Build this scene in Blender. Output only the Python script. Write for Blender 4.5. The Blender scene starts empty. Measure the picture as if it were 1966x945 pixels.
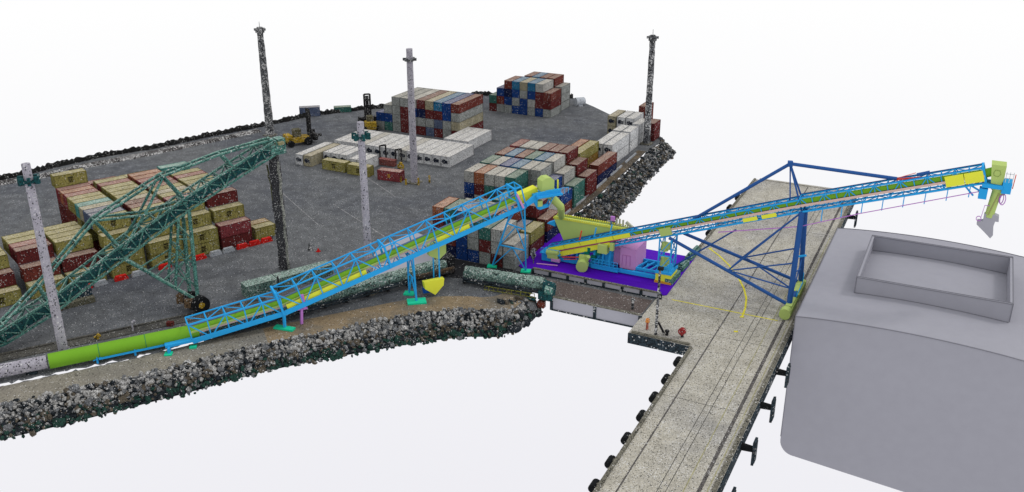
import bpy, bmesh, math, random
from mathutils import Vector, Matrix
random.seed(7)
S = bpy.context.scene
COL = S.collection
PI = math.pi

# ------------------------------------------------------------------ camera, sky, sun, exposure
cam_d = bpy.data.cameras.new('camera'); cam = bpy.data.objects.new('camera', cam_d); COL.objects.link(cam)
cam_d.sensor_width = 36.0; cam_d.lens = 1787.66 / 1966 * 36.0
cam_d.clip_start = 1; cam_d.clip_end = 3000
pitch, roll, yaw = 0.387216, 0.001823, 0.458956
fw = Vector((-math.sin(yaw) * math.cos(pitch), math.cos(yaw) * math.cos(pitch), -math.sin(pitch)))
rt = Vector((math.cos(yaw), math.sin(yaw), 0)); up = rt.cross(fw)
rt2 = rt * math.cos(roll) + up * math.sin(roll); up2 = up * math.cos(roll) - rt * math.sin(roll)
mw = Matrix((rt2, up2, -fw)).transposed().to_4x4(); mw.translation = Vector((0, 0, 73)); cam.matrix_world = mw
S.camera = cam

w = bpy.data.worlds.new('World'); S.world = w; w.use_nodes = True
nt = w.node_tree; nt.nodes.clear()
tc = nt.nodes.new('ShaderNodeTexCoord'); sp = nt.nodes.new('ShaderNodeSeparateXYZ')
mr = nt.nodes.new('ShaderNodeMapRange'); mr.inputs[1].default_value = -0.62; mr.inputs[2].default_value = -0.13
cr = nt.nodes.new('ShaderNodeValToRGB')
cr.color_ramp.elements[0].color = (0.855, 0.85, 0.895, 1); cr.color_ramp.elements[1].color = (1.0, 1.0, 1.0, 1)
e = cr.color_ramp.elements.new(0.62); e.color = (0.93, 0.93, 0.955, 1)
bg = nt.nodes.new('ShaderNodeBackground'); bg.inputs[1].default_value = 1.0
out = nt.nodes.new('ShaderNodeOutputWorld')
nt.links.new(tc.outputs['Generated'], sp.inputs[0]); nt.links.new(sp.outputs[2], mr.inputs[0])
nt.links.new(mr.outputs[0], cr.inputs[0]); nt.links.new(cr.outputs[0], bg.inputs[0]); nt.links.new(bg.outputs[0], out.inputs[0])

sd = bpy.data.lights.new('sun', 'SUN'); so = bpy.data.objects.new('sun', sd); COL.objects.link(so)
sd.energy = 0.75; sd.angle = math.radians(10); sd.color = (1, 0.97, 0.93)
so.rotation_euler = Vector((0.50, 0.42, 0.76)).to_track_quat('Z', 'Y').to_euler()   # light comes from behind right

S.view_settings.view_transform = 'Standard'; S.view_settings.look = 'None'
S.view_settings.exposure = 0.0; S.view_settings.gamma = 1.0; S.view_settings.use_curve_mapping = False
S.render.engine = 'CYCLES'
S.cycles.max_bounces = 4; S.cycles.diffuse_bounces = 2; S.cycles.glossy_bounces = 1

# ------------------------------------------------------------------ materials
def lin(c):
    return tuple(((v / 255) / 12.92 if v / 255 <= 0.04045 else ((v / 255 + 0.055) / 1.055) ** 2.4) for v in c)
MATS = {}
def plain(name, srgb, k=1.0, rough=0.8):
    """smooth painted surface"""
    if name in MATS: return MATS[name]
    m = bpy.data.materials.new(name); m.use_nodes = True
    b = m.node_tree.nodes['Principled BSDF']; n = m.node_tree.nodes; l = m.node_tree.links
    c = [v * k for v in lin(srgb)]
    no = n.new('ShaderNodeTexNoise'); no.inputs['Scale'].default_value = 0.6; no.inputs['Detail'].default_value = 3
    g = n.new('ShaderNodeNewGeometry'); l.new(g.outputs['Position'], no.inputs['Vector'])
    mx = n.new('ShaderNodeMix'); mx.data_type = 'RGBA'
    mx.inputs[6].default_value = (c[0] * .95, c[1] * .95, c[2] * .95, 1); mx.inputs[7].default_value = (min(1, c[0] * 1.05), min(1, c[1] * 1.05), min(1, c[2] * 1.05), 1)
    l.new(no.outputs[0], mx.inputs[0]); l.new(mx.outputs[2], b.inputs['Base Color'])
    b.inputs['Roughness'].default_value = rough; b.inputs['Specular IOR Level'].default_value = 0.1
    MATS[name] = m; return m

def scan(name, srgb, k=1.0, white=0.03, dark=0.03, cell=3.6, amp=0.35, dust_toplight=0.0, dust_toplight_c=(190, 180, 160), bump=0.3, patch=0.03, stain=None, low=None, streak=False, patchy=0.25):
    """weathered, grainy surface: per-grain value changes, white and dark flecks, broad patches, dusty tint and painted top light on level faces"""
    if name in MATS: return MATS[name]
    m = bpy.data.materials.new(name); m.use_nodes = True
    T = m.node_tree; n = T.nodes; l = T.links; b = n['Principled BSDF']
    c = [v * k for v in lin(srgb)]
    g = n.new('ShaderNodeNewGeometry')
    def math_(op, a, bb=None, clamp=False):
        q = n.new('ShaderNodeMath'); q.operation = op; q.use_clamp = clamp
        for i, v in enumerate((a, bb)):
            if v is None: continue
            if isinstance(v, (int, float)): q.inputs[i].default_value = v
            else: l.new(v, q.inputs[i])
        return q.outputs[0]
    def mix(f, a, bb):
        q = n.new('ShaderNodeMix'); q.data_type = 'RGBA'
        for i, v in ((0, f), (6, a), (7, bb)):
            if isinstance(v, (int, float)): q.inputs[i].default_value = v
            elif isinstance(v, tuple): q.inputs[i].default_value = (*v[:3], 1)
            else: l.new(v, q.inputs[i])
        return q.outputs[2]
    vo = n.new('ShaderNodeTexVoronoi'); vo.inputs['Scale'].default_value = cell * 2.3; l.new(g.outputs['Position'], vo.inputs['Vector'])
    sx = n.new('ShaderNodeSeparateColor'); l.new(vo.outputs['Color'], sx.inputs[0])
    big = n.new('ShaderNodeTexNoise'); big.inputs['Scale'].default_value = patch; big.inputs['Detail'].default_value = 5; big.inputs['Roughness'].default_value = 0.6
    l.new(g.outputs['Position'], big.inputs['Vector'])
    med = n.new('ShaderNodeTexNoise'); med.inputs['Scale'].default_value = 0.35; med.inputs['Detail'].default_value = 4
    l.new(g.outputs['Position'], med.inputs['Vector'])
    base = tuple(c)
    if stain: base = mix(math_('MULTIPLY', math_('SUBTRACT', big.outputs[0], 0.45), 5, True), tuple(c), tuple(v * k for v in lin(stain)))
    if dust_toplight:  # dusty tint that also paints top light into upward faces
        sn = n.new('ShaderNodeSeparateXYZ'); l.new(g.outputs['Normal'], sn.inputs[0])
        f = math_('MULTIPLY', math_('GREATER_THAN', sn.outputs[2], 0.6), dust_toplight)
        base = mix(f, base, tuple(lin(dust_toplight_c)))
    val = math_('ADD', math_('MULTIPLY', sx.outputs[0], amp), 1 - amp / 2)
    val = math_('MULTIPLY', val, math_('ADD', math_('MULTIPLY', math_('SUBTRACT', med.outputs[0], 0.5), patchy * 2), 1.0))
    hs = n.new('ShaderNodeHueSaturation'); l.new(val, hs.inputs['Value'])
    if isinstance(base, tuple): hs.inputs['Color'].default_value = (*base, 1)
    else: l.new(base, hs.inputs['Color'])
    colr = hs.outputs[0]
    if white:
        wt = math_('MULTIPLY', math_('ADD', math_('MULTIPLY', math_('SUBTRACT', med.outputs[0], 0.42), 6, True), 0.25), white)
        f = math_('GREATER_THAN', sx.outputs[1], math_('SUBTRACT', 1.0, wt))
        colr = mix(math_('MULTIPLY', f, 0.75), colr, (0.6, 0.6, 0.6))
    if dark:
        f = math_('LESS_THAN', sx.outputs[2], dark)
        colr = mix(math_('MULTIPLY', f, 0.85), colr, (0.012, 0.013, 0.015))
    l.new(colr, b.inputs['Base Color'])
    b.inputs['Roughness'].default_value = 0.9; b.inputs['Specular IOR Level'].default_value = 0.08
    if bump:
        bp = n.new('ShaderNodeBump'); bp.inputs['Strength'].default_value = bump; bp.inputs['Distance'].default_value = 0.15
        l.new(sx.outputs[0], bp.inputs['Height']); l.new(bp.outputs[0], b.inputs['Normal'])
    MATS[name] = m; return m

# engineering-colour paints
BLUE = plain('sky_blue_paint', (44, 158, 222), 1.0); NAVY = plain('navy_blue_paint', (46, 88, 152), 0.92)
LIME = plain('lime_paint', (184, 206, 120), 0.85); YEL = plain('yellow_paint', (230, 232, 72), 0.92)
GREEN = plain('leaf_green_paint', (116, 170, 46), 0.88); PURP = plain('purple_coating', (80, 10, 176), 0.95)
TEALP = plain('mint_green_paint', (36, 208, 160), 0.9); PINK = plain('pink_mauve_paint', (200, 145, 200), 0.92)
VIOL = plain('violet_paint', (188, 125, 205), 0.9); CAD = plain('pale_grey_paint', (166, 166, 176), 0.92)
SHIP = plain('ship_grey_paint', (161, 161, 171), 0.88); SHIPD = plain('ship_grey_seam', (132, 132, 141), 0.8)
REDP = plain('red_paint', (235, 80, 60), 0.8); ORNG = plain('orange_paint', (235, 170, 60), 0.7)
SALM = plain('salmon_belt_idlers', (222, 192, 182), 0.85); DGREEN = plain('dark_green_paint', (20, 130, 110), 0.7)
SLATE = plain('slate_blue_paint', (110, 135, 170), 0.7); BELT = plain('grey_rubber_belt', (96, 104, 116), 0.7)
# weathered surfaces
ASPH = scan('worn_asphalt', (96, 98, 101), 1.0, white=0.02, dark=0.05, patch=0.03, amp=0.5, stain=(80, 83, 90), patchy=.5)
ROADG = scan('dusty_gravel_track', (142, 137, 126), 0.8, white=0.03, dark=0.03, cell=3, stain=(128, 126, 122), amp=0.5)
SAND = scan('sandy_dirt', (152, 134, 108), 0.76, white=0.02, dark=0.03, cell=3, stain=(120, 114, 104), amp=0.4, patch=.15)
TRACK = scan('coast_track_dirt', (104, 96, 86), 0.66, white=0.03, dark=0.06, cell=3, stain=(128, 112, 90), amp=0.5, patch=.2)
CONC = scan('jetty_concrete', (170, 166, 155), 0.95, white=0.10, dark=0.06, cell=3.6, stain=(152, 150, 146), amp=0.55, patch=0.05)
CONCE = scan('weathered_kerb_concrete', (135, 132, 120), 0.6, white=0.05, dark=0.16, cell=2.5, amp=0.7)
WETC = scan('dark_wet_concrete', (50, 62, 70), 0.8, white=0.10, dark=0.3, cell=2.2, amp=0.9)
BROWNG = scan('brown_gravel', (104, 94, 91), 0.8, white=0.03, dark=0.05, cell=4, amp=0.5)
ASPH_SHADE = scan('shadow_toned_asphalt', (52, 52, 55), 0.7, white=0.02, dark=0.1, amp=0.6)  # darker asphalt tone with the container shadow put into its colour
RAILM = scan('crane_rail_groove', (118, 114, 112), 0.6, white=.05, dark=.2, bump=0); FADEY = scan('faded_yellow_road_paint', (172, 168, 128), 0.72, white=.05, dark=.05, cell=5, bump=0)
YLINE = scan('yellow_road_paint', (215, 205, 60), 0.9, white=0.02, dark=0.03, cell=5, bump=0)
WLINE = scan('faded_white_road_paint', (175, 175, 178), 0.7, white=0.1, dark=0.3, cell=4, bump=0)
ROCKS = [scan('rock_pale', (158, 157, 155), 0.78, white=0.2, dark=0.1, amp=0.8), scan('rock_grey', (112, 114, 117), 0.74, white=0.06, dark=0.1, amp=0.7),
         scan('rock_brown', (106, 98, 86), 0.6, white=0.05, dark=0.1, amp=0.6), scan('rock_dark', (44, 50, 56), 0.7, white=0.05, dark=0.2, amp=0.8),
         scan('rock_weed', (44, 74, 66), 0.7, white=0.03, dark=0.2, amp=0.8)]
BLACKB = scan('black_basalt', (38, 38, 38), 0.7, white=0.05, dark=0.3, amp=0.8)
TEALS = scan('old_teal_paint', (94, 144, 134), 0.7, white=0.06, dark=0.16, cell=2.8, amp=0.8, stain=(66, 118, 112), patch=0.4, dust_toplight=0.25, dust_toplight_c=(180, 200, 190))
TEALD = scan('dark_teal_cladding', (36, 84, 88), 0.75, white=0.03, dark=0.18, cell=3, amp=0.7)
PIPES = scan('patinated_pipe_cladding', (118, 144, 136), 0.76, white=0.1, dark=0.2, cell=2.6, amp=0.95, stain=(82, 112, 106), patch=0.3, dust_toplight=0.25, dust_toplight_c=(190, 205, 195))
MASTS = scan('galvanised_mast_steel', (112, 114, 118), 0.8, white=0.4, dark=0.38, cell=1.7, amp=1.1)
MASTC = scan('smooth_mast_steel', (172, 169, 180), 0.78, white=0.06, dark=0.09, cell=2.4, amp=0.3, bump=0.1)
DSTEEL = scan('dirty_dark_steel', (42, 42, 44), 0.8, white=0.06, dark=0.2, amp=0.8)
RUST = scan('rusty_machinery', (120, 98, 76), 0.65, white=0.05, dark=0.2, cell=2.5, amp=0.9, stain=(80, 80, 84), patch=0.4)
MACHY = scan('scuffed_yellow_machine_paint', (205, 170, 60), 0.6, white=0.06, dark=0.22, cell=2.4, amp=0.8)
RUBBER = scan('black_rubber', (26, 28, 30), 0.9, white=0.03, dark=0.3, amp=0.6)
FRAME = scan('dark_corner_rail', (20, 21, 24), 1.0, white=0.0, dark=0.2, bump=0)
PREDB = scan('red_barrier_plastic', (215, 40, 35), 0.75, white=0.04, dark=0.04, amp=0.4); PWHTB = scan('white_barrier_plastic', (185, 190, 198), 0.7, white=0.1, dark=0.06, amp=0.3)
FANM = scan('reefer_fan_unit', (38, 44, 58), 0.8, white=0.10, dark=0.2, amp=0.6)
PALET = {
 'yellow': (152, 144, 76), 'ochre': (160, 122, 50), 'maroon': (112, 44, 44), 'rust red': (122, 54, 46), 'pink red': (145, 60, 66),
 'orange': (168, 98, 66), 'grey': (148, 152, 150), 'pale grey': (172, 172, 168), 'blue': (24, 66, 142), 'navy': (24, 36, 82), 'sky blue': (40, 118, 165),
 'teal': (60, 118, 108), 'turquoise': (80, 160, 155), 'slate': (92, 106, 138), 'beige': (168, 160, 132), 'white': (205, 207, 210)}
CM = {}
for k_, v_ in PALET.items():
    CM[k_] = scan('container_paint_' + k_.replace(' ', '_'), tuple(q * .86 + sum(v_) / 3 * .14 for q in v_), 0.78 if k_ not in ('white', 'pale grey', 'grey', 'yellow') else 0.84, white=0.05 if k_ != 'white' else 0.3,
                  dark=0.10 if k_ != 'white' else 0.12, cell=3.0, amp=0.5, dust_toplight=0.36, dust_toplight_c=(205, 195, 178), patchy=0.3)  # roofs paler: dusty film plus painted-in top brightness

# ------------------------------------------------------------------ mesh helpers
class MB:
    def __init__(s): s.v = []; s.f = []; s.m = []; s.mi = 0; s.sm = []
    def add(s, vs, fs, smooth=False):
        o = len(s.v); s.v += [tuple(v) for v in vs]
        for f in fs: s.f.append(tuple(i + o for i in f)); s.m.append(s.mi); s.sm.append(smooth)
    def box(s, c, d, r=0.0):
        x, y, z = c; a, b, h = d[0] / 2, d[1] / 2, d[2] / 2; co, si = math.cos(r), math.sin(r)
        vs = [(x + u * co - t * si, y + u * si + t * co, z + q) for q in (-h, h) for u, t in ((-a, -b), (a, -b), (a, b), (-a, b))]
        s.add(vs, [(3, 2, 1, 0), (4, 5, 6, 7), (0, 1, 5, 4), (1, 2, 6, 5), (2, 3, 7, 6), (3, 0, 4, 7)])
    def bar(s, p, q, wd=0.2, ht=None):
        p, q = Vector(p), Vector(q); ht = ht or wd; d = (q - p).normalized()
        x = d.cross(Vector((0, 0, 1)));
        if x.length < 0.01: x = Vector((1, 0, 0))
        x.normalize(); y = x.cross(d)
        vs = [tuple(e_ + x * u * wd / 2 + y * t * ht / 2) for e_ in (p, q) for u, t in ((-1, -1), (1, -1), (1, 1), (-1, 1))]
        s.add(vs, [(3, 2, 1, 0), (4, 5, 6, 7), (0, 1, 5, 4), (1, 2, 6, 5), (2, 3, 7, 6), (3, 0, 4, 7)])
    def tube(s, p, q, r, r2=None, n=12, caps=True, smooth=True):
        p, q = Vector(p), Vector(q); r2 = r if r2 is None else r2; d = (q - p).normalized()
        x = d.cross(Vector((0, 0, 1)))
        if x.length < 0.01: x = Vector((1, 0, 0))
        x.normalize(); y = x.cross(d)
        vs = [tuple(e_ + (x * math.cos(2 * PI * i / n) + y * math.sin(2 * PI * i / n)) * rr) for e_, rr in ((p, r), (q, r2)) for i in range(n)]
        s.add(vs, [(i, (i + 1) % n, n + (i + 1) % n, n + i) for i in range(n)], smooth)
        if caps: s.add(vs, [tuple(range(n))[::-1], tuple(range(n, 2 * n))])
    def prism(s, pts, z0, z1):
        n = len(pts); vs = [(x, y, z0) for x, y in pts] + [(x, y, z1) for x, y in pts]
        s.add(vs, [tuple(range(n))[::-1], tuple(range(n, 2 * n))] + [(i, (i + 1) % n, n + (i + 1) % n, n + i) for i in range(n)])
    def extr(s, pts, vec):
        """polygon of 3-D points pushed along vec"""
        n = len(pts); v = Vector(vec); P = [Vector(p) for p in pts]
        s.add([tuple(p) for p in P] + [tuple(p + v) for p in P], [tuple(range(n))[::-1], tuple(range(n, 2 * n))] + [(i, (i + 1) % n, n + (i + 1) % n, n + i) for i in range(n)])
    def build(s, name, mats, parent=None, bevel=0.0):
        me = bpy.data.meshes.new(name); me.from_pydata(s.v, [], s.f)
        if not isinstance(mats, (list, tuple)): mats = [mats]
        for m in mats: me.materials.append(m)
        me.polygons.foreach_set('material_index', s.m); me.polygons.foreach_set('use_smooth', s.sm)
        bm = bmesh.new(); bm.from_mesh(me); bmesh.ops.recalc_face_normals(bm, faces=bm.faces); bm.to_mesh(me); bm.free()
        me.update()
        o = bpy.data.objects.new(name, me); COL.objects.link(o)
        if parent: o.parent = parent; o.matrix_parent_inverse = parent.matrix_basis.inverted()
        return o
def tag(o, label=None, cat=None, group=None, kind=None):
    if label: o['label'] = label
    if cat: o['category'] = cat
    if group: o['group'] = group
    if kind: o['kind'] = kind
    return o
def thing(name, label, cat, loc=(0, 0, 0), group=None, rz=0):
    o = bpy.data.objects.new(name, None); COL.objects.link(o); o.location = loc; o.rotation_euler = (0, 0, rz); o.empty_display_size = 0.5
    return tag(o, label, cat, group)
def struct(name, mb, m): return tag(mb.build(name, m), kind='structure')
def resample(pl, n):
    P = [Vector(p) for p in pl]; L = [0]
    for a, b in zip(P, P[1:]): L.append(L[-1] + (b - a).length)
    out_ = []
    for i in range(n):
        t = L[-1] * i / (n - 1); k = 0
        while k < len(P) - 2 and L[k + 1] < t: k += 1
        out_.append(P[k].lerp(P[k + 1], (t - L[k]) / max(1e-6, L[k + 1] - L[k])))
    return out_

# ------------------------------------------------------------------ ground
TOP_S = [(-151, 41), (-120.8, 68.3), (-118.6, 71.7), (-113.2, 78.9), (-107.5, 86.6), (-101.7, 96.1), (-95.5, 105.1), (-87.7, 115.3), (-80.6, 124.4), (-76.1, 128.3), (-71.2, 131.0), (-67.6, 131.9), (-65.8, 134.3), (-65.8, 137.0)]
COAST = [(-75.8, 171.2), (-75.9, 180.3), (-74.9, 188.5), (-75.4, 205.1), (-75.7, 219), (-77.0, 239.3), (-76.2, 250.2)]
BACK = [(-79.0, 255.5), (-85.6, 262), (-99.5, 272.7), (-109, 281), (-120, 289.6), (-143.3, 280.5), (-150.8, 279.3), (-157.7, 266.3), (-169.2, 249.1), (-174.1, 244.3), (-184.1, 230.1), (-189.8, 212.3), (-195.9, 196.7), (-200.4, 181.1), (-206.9, 168.8), (-210.7, 155.3), (-211.7, 148.4), (-213.8, 142.6), (-222, 120), (-250, 90)]
mb = MB()
off = lambda pl, d: [(x - 0.75 * d, y + 0.66 * d) for x, y in pl]
rj = random.Random(6)
def ragged(pl, n, j): return [(p.x + rj.uniform(-j, j), p.y + rj.uniform(-j, j)) for p in resample([(x, y, 0) for x, y in pl], n)]
gap_in = ragged(off(TOP_S[:6], 7.25), 110, .38)
mb.prism(gap_in + TOP_S[5:] + [(-66.0, 142.3), (-60.5, 141.9), (-44.6, 141.3), (-44.6, 171.0)] + COAST + BACK, -.25, 0.0)
struct('ground', mb, ASPH)
mb = MB(); mb.prism(TOP_S[:6] + ragged(off(TOP_S[:6], 6.3), 110, .42)[::-1], -.25, 0.002); struct('ground', mb, ASPH)
# dirt track between pipe and rocks
off = lambda pl, d: [(x - 0.75 * d, y + 0.66 * d) for x, y in pl]
lo = TOP_S[:]; hi = off(TOP_S, 6.2)
mb = MB(); rs = resample([(x, y, 0) for x, y in lo], 60); rh = resample([(x, y, 0) for x, y in hi], 60)
for i in range(59):
    mb.mi = 0 if i < 38 else 1
    mb.add([(rs[i].x, rs[i].y, .004), (rs[i + 1].x, rs[i + 1].y, .004), (rh[i + 1].x, rh[i + 1].y, .004), (rh[i].x, rh[i].y, .004)], [(0, 1, 2, 3)])
struct('road', mb, [ROADG, SAND])
mb = MB(); mb.add([(-76.2, 171.2, .005), (-74.9, 188.5, .005), (-75.5, 205, .005), (-75.8, 219, .005), (-77.0, 239.3, .005), (-79.3, 239.3, .005), (-78.9, 219, .005), (-76.6, 188, .005), (-78.6, 171.2, .005)], [tuple(range(9))])
struct('path', mb, TRACK)
mb = MB(); mb.add([(-93.5, 147.9, .006), (-84, 140.5, .006), (-77.5, 142.2, .006), (-70, 145.5, .006), (-70.5, 149.5, .006), (-93, 149.2, .006)], [tuple(range(6))])
struct('pavement', mb, ASPH_SHADE)  # shadow in front of the container block, painted as a dark ground patch
mb = MB(); mb.box((-57.3, 145.4, 0.008), (25, 6.0, 0.01)); struct('pavement', mb, BROWNG)
# faint painted lines on the yard
mb = MB()
for p, q in (((-128, 165), (-100, 150)), ((-150, 170), (-122, 152)), ((-140, 190), (-118, 176))):
    d = Vector((q[0] - p[0], q[1] - p[1], 0)).normalized() * 0.09; nx = Vector((-d.y, d.x, 0))
    mb.add([(p[0] + nx.x, p[1] + nx.y, .006), (p[0] - nx.x, p[1] - nx.y, .006), (q[0] - nx.x, q[1] - nx.y, .006), (q[0] + nx.x, q[1] + nx.y, .006)], [(0, 1, 2, 3)])
struct('lane_lines', mb, WLINE)

# pale slab under the new gallery and the purple pad
mb = MB(); mb.prism([(-103.5, 147.6), (-101.5, 158.1), (-96, 156.5), (-87.0, 149.3), (-86.6, 148.6), (-96.0, 131.5), (-98, 131.6)], 0.005, 0.12)
tag(mb.build('concrete_slab', CAD), 'flat pale grey slab on the asphalt behind the blue conveyor gallery', 'slab')
mb = MB(); mb.prism([(-75.2, 152.6), (-72.0, 150.75), (-44.8, 150.7), (-43.2, 151.6), (-43.5, 171.1), (-75.3, 171.1), (-74.6, 163)], 0.006, 0.16)
for i in range(3): mb.box((-59, 154.5 + i * 5.5, 0.175), (29.5, 0.12, 0.02))
tag(mb.build('purple_pad', PURP), 'large flat purple foundation pad under the ship loader machinery', 'foundation pad')

# ------------------------------------------------------------------ rock banks
def rocks(name, top, bot, n, zt, zb, smin, smax, wts, seed):
    rnd = random.Random(seed); N = 60
    A = resample([(x, y, zt) for x, y in top], N); B = resample([(x, y, zb) for x, y in bot], N)
    core = MB()
    for i in range(N - 1):
        core.add([A[i] + Vector((0, 0, -.1)), A[i + 1] + Vector((0, 0, -.1)), B[i + 1], B[i]], [(0, 1, 2, 3)])
        core.add([A[i + 1] + Vector((0, 0, -1.8)), A[i] + Vector((0, 0, -1.8)), B[i] + Vector((0, 0, -.3)), B[i + 1] + Vector((0, 0, -.3))], [(0, 1, 2, 3)])
    bm0 = bmesh.new(); bmesh.ops.create_icosphere(bm0, subdivisions=1, radius=1)
    V0 = [v.co.copy() for v in bm0.verts]; F0 = [tuple(v.index for v in f.verts) for f in bm0.faces]; bm0.free()
    core.mi = 3
    core.m = [3] * len(core.m)
    for k in range(n):
        t = rnd.random() * (N - 1.001); i = int(t); u = rnd.random()
        p = A[i].lerp(A[i + 1], t - i).lerp(B[i].lerp(B[i + 1], t - i), u * 1.06)
        p += Vector((rnd.uniform(-.3, .3), rnd.uniform(-.3, .3), rnd.uniform(-.25, .35)))
        sz = rnd.uniform(smin, smax) * (1 if rnd.random() > .12 else 1.5)
        if rnd.random() < .03 : p += (B[i] - A[i]).normalized() * rnd.uniform(0.2, .8)
        M = Matrix.Rotation(rnd.uniform(0, 6.28), 3, Vector((rnd.random(), rnd.random(), rnd.random() + .1)).normalized())
        sc = Vector((sz * rnd.uniform(.7, 1.3), sz * rnd.uniform(.7, 1.3), sz * rnd.uniform(.45, .9)))
        ww = wts(u)
        core.mi = rnd.choices(range(5), ww)[0]
        core.add([p + M @ Vector((v.x * sc.x, v.y * sc.y, v.z * sc.z)) * rnd.uniform(.75, 1.15) for v in V0], F0)
    return tag(core.build(name, ROCKS), kind='stuff')
BOT_S = [(-148, 38), (-118.2, 65.8), (-115.8, 68.9), (-111.0, 75.7), (-106.1, 83.2), (-100.6, 91.6), (-95.4, 100.6), (-89.0, 108.6), (-80.9, 117.4), (-76.3, 122.2), (-71.2, 126.6), (-66.6, 128.6), (-64.2, 134.0), (-64.2, 139.5)]
rocks('rock_bank', [(x - .2, y + .2) for x, y in TOP_S], BOT_S, 7000, 0.0, -3.0, .16, .5,
      lambda u: (11, 5, 1.5, 2, 0) if u < .5 else ((1.5, 4, 3.5, 4, 1) if u < .75 else (.4, 1.5, 2, 4, 7)), 3)
rocks('rock_bank', [(-75.4, 171.2), (-75.3, 180.3), (-74.3, 188.5), (-74.8, 205.1), (-75.1, 219), (-76.0, 239.3), (-75.5, 250.2), (-79, 255.5)],
      [(-70.4, 171.5), (-69.4, 185), (-67.9, 190), (-69.4, 199), (-69.4, 207), (-71.0, 222), (-71.9, 238), (-72.2, 251), (-78, 257.5)], 3000, 0.1, -2.8, .22, .58,
      lambda u: (1.2, 3.5, 3, 5, .3), 5)
# rubble on the tip of the near bank
rocks('rock_bank', [(-69.6, 134.6), (-67.6, 137.2), (-66.2, 139.2), (-66.8, 141.2)], [(-64.6, 130.5), (-63.6, 134.0), (-63.4, 139.0), (-64.6, 142.0)], 220, -0.2, -2.6, .35, .8, lambda u: (0.3, 1, 1.4, 6, 1), 9)
# far perimeter embankment, low and black
def berm(name, pl, wd, ht, m, n, seed):
    rnd = random.Random(seed); R = resample([(x, y, 0) for x, y in pl], n); b = MB(); N_ = len(R)
    rows = []
    for i, p in enumerate(R):
        d = (R[min(i + 1, N_ - 1)] - R[max(i - 1, 0)]).normalized(); nx = Vector((-d.y, d.x, 0))
        rows.append([p + nx * (wd * (s_ - .5) + rnd.uniform(-.3, .3)) + Vector((0, 0, z * ht * rnd.uniform(.7, 1.25) + (.0 if z else -.3))) for s_, z in ((0, 0), (.25, .6), (.5, 1), (.75, .7), (1, 0))])
    for i in range(N_ - 1):
        for j in range(4): b.add([rows[i][j], rows[i + 1][j], rows[i + 1][j + 1], rows[i][j + 1]], [(0, 1, 2, 3)])
    return b.build(name, m)
tag(berm('embankment', BACK[4:], 1.8, 1.25, BLACKB, 420, 4), kind='structure')
tag(berm('embankment', [(-218, 130), (-207.5, 146), (-204, 160), (-199, 172), (-193, 190), (-187, 208)], 5.0, .55,
         scan('speckled_rubble', (84, 80, 80), .7, white=.5, dark=.3, cell=2.2, amp=.8), 120, 8), kind='structure')

# ------------------------------------------------------------------ jetty
mb = MB(); mb.prism([(-33.7, 40), (-19.8, 40), (-19.8, 229), (-44.5, 228), (-44.5, 134.6), (-33.7, 134.4)], -1.9, 0.0); mb.mi = 1
mb.box((-19.72, 134, -0.95), (.18, 188, 1.86))
mb.box((-39.2, 134.42, -0.95), (10.6, .2, 1.86))
struct('jetty', mb, [CONC, WETC])
mb = MB()
for x0, wd in ((-31.15, .22), (-21.85, .5)): mb.box((x0, 134, .006), (wd, 187, .012))
mb.mi = 1
for x0 in (-26.6, -25.6): mb.box((x0, 140, .005), (.10, 160, .01))
for yy in (118, 140, 176, 196): mb.box((-27, yy, .004), (13, .10, .008))
struct('crane_rails', mb, [RAILM, scan('expansion_joint', (118, 116, 112), .6, dark=.3, bump=0)])
mb = MB(); mb.box((-32.3, 150.35, .008), (19, .28, .012))
arc = [(-42.4, 177.6), (-39.6, 174.8), (-36.4, 170.6), (-33.4, 165.6), (-31.2, 161), (-29.8, 157), (-29.0, 152.8), (-28.7, 149.2)]
R_ = resample([(x, y, .03) for x, y in arc], 40)
for p, q in zip(R_, R_[1:]): mb.bar(p, q, .34, .01)
for x0, y0 in ((-28.7, 149.0), (-28.3, 143.0), (-42, 177.4)): mb.box((x0, y0, .03), (.7, .5, .02), .5)
mb.mi = 1; mb.box((-23.6, 110, .006), (.14, 120, .01)); mb.box((-20.9, 120, .006), (.14, 150, .01))
struct('painted_markings', mb, [YLINE, FADEY])
mb = MB()
mb.box((-33.45, 87, .14), (.5, 94, .28)); mb.box((-44.25, 199.4, .14), (.5, 57, .28)); mb.box((-20.15, 134, .12), (.55, 186, .24)); mb.box((-39, 134.85, .14), (10, .5, .28))
struct('kerb', mb, CONCE)
mb = MB(); mb.box((-31.2, 228.4, .1), (24, .8, .16)); struct('kerb', mb, CONC)

# low walls of the causeway
def wall_panels(name, x0, x1, y, z0, z1, label, npan):
    t = thing(name, label, 'wall', ((x0 + x1) / 2, y, 0))
    b = MB(); b.box(((x0 + x1) / 2, y, z1 - .1), (x1 - x0, .55, .2)); b.build('coping', CONCE, t)
    b = MB(); b.box(((x0 + x1) / 2, y, (z0 + z1 - .2) / 2), (x1 - x0, .35, z1 - .2 - z0)); b.build('panel', CAD, t)
    st = (x1 - x0) / npan
    for i in range(npan + 1):
        b = MB(); b.box((x0 + i * st, y - .12, (z0 + z1) / 2 - .12), (.55, .42, z1 - z0 - .26)); b.build('post', WETC, t)
    b = MB(); b.box(((x0 + x1) / 2, y - .2, z0 + .1), (x1 - x0, .3, .24)); b.build('footing', WETC, t)
wall_panels('barrier_wall', -69.4, -43.8, 149.75, .02, 1.25, 'low grey panelled wall along the near edge of the purple pad', 7)
wall_panels('quay_wall', -61.5, -44.6, 141.0, -2.2, .55, 'long grey quay wall on the void side of the causeway', 2)

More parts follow.
